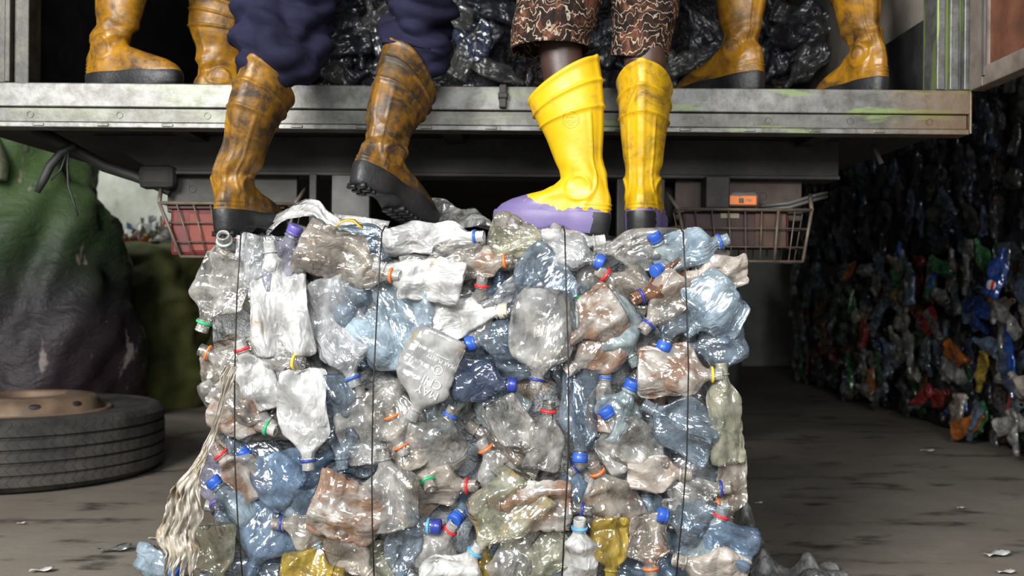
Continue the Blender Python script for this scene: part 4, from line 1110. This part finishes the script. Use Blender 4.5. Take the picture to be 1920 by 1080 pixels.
def make_boot(person, loc, yaw, pitch, roll, fwd, side, mat, sole, seed, wr=.6, tread=True, scale=1.0, zs=1.0):
    nseg, nz = 96, 150
    zz = np.linspace(.018, .405, nz); pf = np.array(PROF); V = []; TH = []
    for z in zz:
        q = [np.interp(z, pf[:, 0], pf[:, k]) for k in (1, 2, 3)]
        o_, th = outline(*q, z, nseg); V.append(o_); TH.append(th)
    V = np.concatenate(V); th = np.concatenate(TH)
    z = V[:, 2].copy(); ax = np.stack([V[:, 0], V[:, 1] * .8, 0 * z], 1); nrm = ax / (np.linalg.norm(ax, axis=1)[:, None] + 1e-6)
    back = np.maximum(0, -np.sin(th))
    d = np.zeros(len(V))
    for zb in (.300, .350): d += .0044 * np.exp(-((z - zb) / .0040) ** 2) + .0012 * (z > zb)
    d += .0030 * np.exp(-((z - .398) / .006) ** 2)
    seam = np.exp(-(np.cos(th) / .16) ** 2) * (np.sin(th) < 0); d += .0042 * np.clip(seam * 2.2, 0, 1) * sm(.06, .1, z)
    thb = np.where(np.sin(th) < 0, np.abs(np.cos(th)), 2)
    qline = .62 + .25 * sm(.16, .07, z)
    d += .0036 * np.exp(-((thb - qline) / .035) ** 2) * (1 - sm(.285, .30, z)) * sm(.05, .07, z)
    d += .0022 * (np.sin(z / .0095 * 6.28) > .0) * back ** 2 * (z > .035) * (z < .085)
    for s in (-1, 1):
        r2 = ((V[:, 1] + .012) / .026) ** 2 + ((z - .118) / .030) ** 2
        d += np.where(V[:, 0] * s > 0, .0040 * np.exp(-(r2) ** 2) + .0038 * np.exp(-((np.sqrt(r2) - 1) / .16) ** 2), 0)
    bell = np.exp(-((z - .155) / .05) ** 2)
    d += wr * bell * (waves(V, seed, [.10, .075, .06], [.005, .004, .003]) + fold(V * [1, 1, 1.6], seed, [.07, .05], [.004, .0022]))
    d += wr * sm(.12, .2, z) * waves(V, seed + 5, [.22, .15, .11], [.004, .0035, .002])
    V = V + nrm * d[:, None]
    slant = sm(.22, .405, z) * (-V[:, 1] / .085)
    V[:, 2] += slant * .038 + .004 * np.clip(seam, 0, 1) * sm(.36, .405, z)
    V = bend(V, fwd, side) * scale * np.array([1, 1, zs])
    o = mk('boot', V, grid_faces(nz, nseg, True), mat, person)
    so = o.modifiers.new('wall', 'SOLIDIFY'); so.thickness = .004; so.offset = -1
    # sole: welt, side wall, heel block and lugs
    S = []; lev = [(.052, .0018), (.046, .0036), (.030, .0034), (.012, .0030), (.002, .001), (.0, -.004)]
    for zq, ex in lev:
        q = [np.interp(max(zq, .02), pf[:, 0], pf[:, k]) for k in (1, 2, 3)]
        o_, _ = outline(q[0] - ex, q[1] + ex, q[2] + ex, .02, nseg)
        yy = o_[:, 1]; toe = sm(.10, .21, yy)
        rise = .012 * toe ** 2
        arch = .014 * np.exp(-((yy - .035) / .030) ** 4)
        heelc = 1 - sm(-.02, .01, yy)
        o_[:, 2] = zq * (1 - .25 * toe) + rise + arch * (1 - zq / .05) - .004 * heelc * (1 - zq / .05)
        S.append(o_)
    S = np.concatenate(S) * scale; nl = len(lev)
    F_ = [tuple(reversed(q)) for q in grid_faces(nl, nseg, True)]
    S = [tuple(v) for v in S]; b0 = (nl - 1) * nseg
    h = nseg // 2
    # bottom as strips across the foot
    idx = lambda k: b0 + (k % nseg); q4 = nseg // 4
    for k in range(h): F_.append((idx(q4 + k), idx(q4 - k), idx(q4 - k - 1), idx(q4 + k + 1)))
    m = MB().add(S, F_)
    if tread:
        for yy in (-.062, -.045, -.028, .07, .086, .102, .118, .134, .15, .166, .18):
            wq = (.027 if yy < 0 else .034 - .9 * max(0, yy - .14) * .4) * scale
            rise = .012 * float(sm(.10, .21, yy)) ** 2 - (.004 if yy < 0 else 0)
            for sx_ in (-1, 1): m.box((min(sx_ * .004, sx_ * wq) if sx_ > 0 else -wq, (yy - .0045) * scale, (rise - .006) * scale), (wq if sx_ > 0 else -.004, (yy + .0045) * scale, (rise + .006) * scale))
    so_ = m.build('sole', sole, o, True)
    Mx = Matrix.Translation(loc) @ Matrix.Rotation(yaw * D2R, 4, 'Z') @ Matrix.Rotation(pitch * D2R, 4, 'X') @ Matrix.Rotation(roll * D2R, 4, 'Y')
    o.matrix_local = Mx if person is None else Matrix.Translation(person.location).inverted() @ Mx
    leg = bend(np.array([(0, -.015, .07), (0, -.012, .16), (0, -.01, .28), (0, -.006, .385), (0, -.004, .46)]), fwd, side) * scale * np.array([1, 1, zs])
    foot = [(0, .13, .045)]
    return o, [Mx @ Vector(v) for v in leg], [Mx @ Vector(v) for v in np.array(foot) * scale]


def skin_body(person, legs, feet, pelvis, face_dir, skin, lean=(0, 0), thick=1.0):
    """one continuous body: feet, legs, trunk, arms, neck and head grown from a skeleton"""
    V, E, R = [], [], []

    def node(p, r, link=None):
        V.append(Vector(p) - Vector(person.location)); R.append(r if hasattr(r, '__len__') else (r, r))
        if link is not None: E.append((link, len(V) - 1))
        return len(V) - 1
    pv = node(pelvis, (.13, .10))
    fd = Vector((math.sin(face_dir), math.cos(face_dir), 0)); rt = Vector((fd.y, -fd.x, 0))
    for s, leg, foot in zip((-1, 1), legs, feet):
        knee = leg[-1] + Vector((0, 0, .06))
        hip = Vector(pelvis) + rt * (.095 * s) + Vector((0, 0, -.05))
        mid = knee.lerp(hip, .5) + fd * .02
        a = node(hip, .085, pv); a = node(mid, .074, a); a = node(knee, .056, a)
        for p, r in zip(reversed(leg), (.055, .050, .045, .036, .037)): a = node(p, r, a)
        a = node(foot[0], (.032, .026), a)
    up = Vector((lean[0], lean[1], 1)).normalized()
    p0 = Vector(pelvis)
    a = node(p0 + up * .17, (.12, .095), pv); a = node(p0 + up * .34, (.14, .10), a); ch = node(p0 + up * .46, (.13, .095), a)
    nk = node(p0 + up * .56, .052, ch); hd_ = node(p0 + up * .63 + fd * .015, (.068, .075), nk); hd2 = node(p0 + up * .73 + fd * .02, (.078, .09), hd_); node(p0 + up * .81 + fd * .01, (.06, .07), hd2)
    node(p0 + up * .69 + fd * .115, .012, hd2)
    for s in (-1, 1):
        sh_ = node(p0 + up * .49 + rt * (.19 * s), .056, ch); el = node(p0 + up * .22 + rt * (.25 * s) + fd * .02, .040, sh_)
        wr_ = node(p0 + up * .02 + rt * (.24 * s) + fd * .14, .027, el); hn = node(p0 + up * -.05 + rt * (.235 * s) + fd * .18, (.036, .018), wr_)
        for k in range(4): node(p0 + up * (-.13 - .008 * (k in (1, 2))) + rt * ((.235 + (k - 1.5) * .020) * s) + fd * (.20), .009, hn)
        node(p0 + up * -.07 + rt * (.19 * s) + fd * .215, .010, wr_)
    me = bpy.data.meshes.new('body'); me.from_pydata([tuple(v) for v in V], E, []); me.materials.append(skin)
    o = bpy.data.objects.new('body', me); COL.objects.link(o); o.parent = person
    sk_ = o.modifiers.new('skin', 'SKIN'); sk_.use_smooth_shade = True
    for d_, r in zip(me.skin_vertices[0].data, R): d_.radius = (r[0] * thick, r[1] * thick)
    me.skin_vertices[0].data[0].use_root = True
    ss = o.modifiers.new('sub', 'SUBSURF'); ss.levels = 1; ss.render_levels = 2
    return o


def cloth_tube(pts, rads, seed, amp=.014, nv=72, nu=96, bunch=.5, squash=1.0):
    pts = [Vector(p) for p in pts]; n = len(pts)
    ln = [0]
    for i in range(n - 1): ln.append(ln[-1] + (pts[i + 1] - pts[i]).length)
    ts = np.linspace(0, ln[-1], nu)
    C = np.stack([np.interp(ts, ln, [p[k] for p in pts]) for k in range(3)], 1)
    for _ in range(4): C[1:-1] = .25 * C[:-2] + .5 * C[1:-1] + .25 * C[2:]
    Rr = np.interp(ts, ln, rads)
    for _ in range(3): Rr[1:-1] = .25 * Rr[:-2] + .5 * Rr[1:-1] + .25 * Rr[2:]
    T = np.gradient(C, axis=0); T /= np.linalg.norm(T, axis=1)[:, None]
    V = []; ups = np.array([0, 1, 0.])
    r = np.random.RandomState(seed); k1, k2, k3 = r.rand(3) * 6
    for i in range(nu):
        x = np.cross(T[i], ups); x /= np.linalg.norm(x); y = np.cross(x, T[i])
        a = np.linspace(0, 2 * math.pi, nv, endpoint=False); s = ts[i]
        env = (bunch + (1 - bunch) * math.exp(-s / .12)) * float(sm(.03, .13, s) if bunch > .35 else 1)
        ph = s / .075 * 6.28 + 1.6 * np.sin(a + k1) + 1.1 * np.sin(2 * a + k2)
        w1 = np.sin(ph); w1 = np.sign(w1) * np.abs(w1) ** .7
        fold_ = amp * env * (.55 * w1 * (.6 + .4 * np.sin(a * 1 + k3)) + .55 * np.sin(s / .045 * 6.28 - 2.2 * np.sin(a + k2) + 3 * np.sin(a * 2)) * .6 + .35 * np.sin(3 * a + s * 25))
        rr = Rr[i] + fold_
        V.append(C[i] + np.outer(rr * np.cos(a), x) + np.outer(rr * np.sin(a) * squash, y))
    V = np.concatenate(V); Cc = np.repeat(C, nv, 0); N_ = V - Cc; N_ /= np.linalg.norm(N_, axis=1)[:, None] + 1e-9
    gate = np.repeat(sm(.03, .13, ts) if bunch > .35 else np.ones(nu), nv)
    V = V + N_ * (gate * fold(V * [1, 1, 1.7], seed + 3, [.17, .12, .08, .055], [.75 * amp, .6 * amp, .35 * amp, .2 * amp]))[:, None]
    return V, grid_faces(nu, nv, True)


def trousers(person, name, legs, pelvis, rads, mat, seed, amp, start, bunch=.5, label=None):
    m = MB()
    o0 = Vector(person.location)
    for k, (leg, rr) in enumerate(zip(legs, rads)):
        m.add(*cloth_tube(leg, rr, seed + k * 9, amp, bunch=bunch))
    m.add(*cloth_tube([Vector(pelvis) + Vector((0, 0, -.09)), Vector(pelvis) + Vector((0, 0, .05)), Vector(pelvis) + Vector((0, 0, .20))], [.17, .185, .16], seed + 33, .006, bunch=.3, squash=.8))
    m.v = [tuple(Vector(v) - o0) for v in m.v]
    o = m.build(name, mat, person, True)
    so = o.modifiers.new('cloth', 'SOLIDIFY'); so.thickness = .003; so.offset = -1
    if label: o['label'] = label
    return o


t = NT('navy_work_cloth')
nz = t.noise(6, 4); tw = t.noise(260, 2)
M['navy_cloth'] = t.pbr(t.mix(t.ramp(nz, [(.35, 0), (.7, 1)]), (.007, .007, .019), (.019, .019, .046)), .85, 0, t.bump(tw, .15, .002), .15)
M['grey_cloth'] = plain('dark_grey_cloth', (.035, .035, .035), .9)
M['skin'] = plain('dark_brown_skin', (.055, .028, .021), .45, 0, .2, 25, .1)
t = NT('brown_scroll_print_cloth')
dv = t.noise(9, 3, .55, None, 0, 1)
vec = t.n('VectorMath', {0: t.mapping((1.0, 1.0, .55)), 1: t.n('VectorMath', {0: dv, 1: (.075, .075, .075)}, operation='MULTIPLY')}, operation='ADD')
v1 = t.n('TexVoronoi', {'Vector': vec, 'Scale': 46.0}, feature='DISTANCE_TO_EDGE')
n_ = t.noise(24, 4, .6, vec, 1.2)
c = t.ramp(n_, [(.40, (.008, .006, .005)), (.50, (.030, .013, .009)), (.58, (.085, .034, .017)), (.70, (.19, .085, .05))])
wv = t.n('TexWave', {'Vector': vec, 'Scale': 30.0, 'Distortion': 11.0, 'Detail': 2.0, 'Detail Scale': 1.6}, 1, wave_type='RINGS')
c = t.mix(t.math('MULTIPLY', t.ramp(wv, [(.90, 0), (.97, 1)]), .75), c, (.42, .35, .27))
c = t.mix(t.math('MULTIPLY', t.ramp(v1, [(0, 1), (.05, 0)]), .6), c, (.01, .007, .006))
M['print'] = t.pbr(c, .85, 0, t.bump(n_, .1, .003), .2)
M['shirt'] = plain('grey_shirt_cloth', (.10, .10, .11), .9)

BZ = .872
# -- person in navy trousers
pa = empty('person', (-.47, 2.36, BZ))
tag(pa, 'person in navy trousers and muddy yellow boots stepping on the bale', 'person')
q1 = P(437, 430, 2.30); q2 = P(700, 366, 2.29)
b1, l1, f1 = make_boot(pa, (q1.x, 2.335, BZ + .006), -14, 0, 0, 3, 14, M['boot_mud'], M['sole'], 11, 1.1, True, 1.0, .90)
b2, l2, f2 = make_boot(pa, (q2.x, 2.315, q2.z), -36, -22, 0, 2, -2, M['boot_mud2'], M['sole'], 23, .8, True, 1.0, .83)
pelA = (-.37, 2.43, 1.80)
skin_body(pa, [l1, l2], [f1, f2], pelA, 0.0, M['skin'])
k1 = Vector((P(556, 30, 2.38).x, 2.39, 1.50)); k2 = Vector((P(792, 20, 2.40).x, 2.42, 1.50))
up1 = (l1[4] - l1[3]).normalized(); up2 = (l2[4] - l2[3]).normalized()
trousers(pa, 'trousers', [[l1[3] - up1 * .07, l1[3] - up1 * .02, l1[3] + up1 * .045, l1[3] + up1 * .075 + Vector((.006, 0, 0)), k1, Vector(pelA) + Vector((-.09, 0, -.03))],
                          [l2[3] - up2 * .07, l2[3] - up2 * .01, l2[3] + up2 * .04, l2[3] + up2 * .07, k2, Vector(pelA) + Vector((.09, 0, -.03))]], pelA,
         [[.036, .038, .074, .104, .106, .112], [.036, .038, .062, .078, .082, .105]], M['navy_cloth'], 5, .015, .3, .75)
# -- person in patterned shorts
pb = empty('person', (.19, 2.36, BZ))
tag(pb, 'person in brown patterned shorts and bright yellow boots on the bale', 'person')
q1 = P(1079, 436, 2.33); q2 = P(1206, 436, 2.36)
b3, l3, f3 = make_boot(pb, (q1.x, 2.315, BZ + .002), 66, 4, 0, 12, 0, M['boot_clean'], M['sole_purple'], 31, .45, True, 1.0, .90)
b4, l4, f4 = make_boot(pb, (q2.x, 2.365, BZ + .004), -13, 0, 0, 0, 1, M['boot_clean2'], M['sole_purple'], 47, .4, True, 1.0, .89)
b3['label'] = 'bright yellow boot with purple painted foot'; b4['label'] = 'bright yellow boot seen from behind'
pelB = (.215, 2.42, 1.76)
skin_body(pb, [l3, l4], [f3, f4], pelB, .3, M['skin'])
hA = P(1032, 94, 2.33); hB = P(1198, 110, 2.38)
kA = l3[4] + Vector((0, 0, .06)); kB = l4[4] + Vector((0, 0, .06))
trousers(pb, 'shorts', [[hA, hA + Vector((0, 0, .04)), hA.lerp(kA, .5) + Vector((0, 0, .06)), kA + Vector((0, 0, .10)), Vector(pelB) + Vector((-.09, 0, -.02))],
                        [hB, hB.lerp(kB, .5) + Vector((0, 0, .03)), kB + Vector((.0, 0, .10)), Vector(pelB) + Vector((.09, 0, -.02))]], pelB,
         [[.090, .090, .091, .10, .112], [.066, .068, .085, .105]], M['print'], 15, .005, 0, .8)
# -- people standing inside the truck
DZ = 1.272
pc = empty('person', (-1.0, 2.95, DZ))
tag(pc, 'person in grimy yellow boots standing in the truck at its left end', 'person')
b5, l5, f5 = make_boot(pc, (P(212, 155, 2.74).x, 2.74, DZ + .014), -104, 0, 0, 11, -6, M['boot_dk'], M['sole'], 53, .9)
b6, l6, f6 = make_boot(pc, (P(415, 155, 2.95).x, 2.97, DZ + .012), -70, 0, 0, 0, 0, M['boot_dk'], M['sole'], 61, .9, True, 1.08, .70)
pelC = (-.95, 3.02, 2.18)
skin_body(pc, [l5, l6], [f5, f6], pelC, 2.0, M['skin'])
trousers(pc, 'trousers', [[l5[3], l5[4], l5[4] + Vector((.02, .02, .15)), Vector(pelC) + Vector((-.09, 0, -.03))], [l6[3] + Vector((0, 0, -.03)), l6[4], l6[4] + Vector((0, 0, .15)), Vector(pelC) + Vector((.09, 0, -.03))]], pelC,
         [[.05, .062, .08, .105], [.052, .064, .08, .105]], M['grey_cloth'], 25, .008, 0, .7)
pd = empty('person', (.72, 2.85, DZ))
tag(pd, 'person in grimy yellow boots standing in the truck at its right end', 'person')
b7, l7, f7 = make_boot(pd, (P(1388, 160, 2.74).x, 2.76, DZ + .012), 44, -3, 0, -4, 3, M['boot_dk'], M['sole'], 71, .9)
b8, l8, f8 = make_boot(pd, (P(1630, 165, 2.72).x, 2.75, DZ - .004), 20, 0, 0, 4, -11, M['boot_dk'], M['sole'], 83, .9)
pelD = (.70, 2.86, 2.17)
skin_body(pd, [l7, l8], [f7, f8], pelD, 0.0, M['skin'])
trousers(pd, 'trousers', [[l7[3], l7[4], l7[4] + Vector((.0, .0, .15)), Vector(pelD) + Vector((-.09, 0, -.03))], [l8[3], l8[4], l8[4] + Vector((0, 0, .15)), Vector(pelD) + Vector((.09, 0, -.03))]], pelD,
         [[.05, .062, .08, .105], [.05, .062, .08, .105]], M['grey_cloth'], 35, .008, 0, .7)
# shirts over the trunks
for per, pel, fd_ in ((pa, pelA, 0), (pb, pelB, .3), (pc, pelC, 2.0), (pd, pelD, 0)):
    o0 = Vector(per.location); p0 = Vector(pel); m = MB()
    m.add(*cloth_tube([p0 + Vector((0, 0, .10)), p0 + Vector((0, 0, .3)), p0 + Vector((0, 0, .44)), p0 + Vector((0, 0, .53))], [.185, .18, .175, .085], 91, .006, squash=.75))
    rt = Vector((math.cos(fd_), -math.sin(fd_), 0)); fv = Vector((math.sin(fd_), math.cos(fd_), 0))
    for s in (-1, 1):
        m.add(*cloth_tube([p0 + Vector((0, 0, .20)) + rt * (.25 * s) + fv * .02, p0 + Vector((0, 0, .36)) + rt * (.22 * s) + fv * .01, p0 + Vector((0, 0, .50)) + rt * (.15 * s)], [.062, .07, .078], 93, .006))
    m.v = [tuple(Vector(v) - o0) for v in m.v]
    m.build('shirt', M['shirt'], per, True)
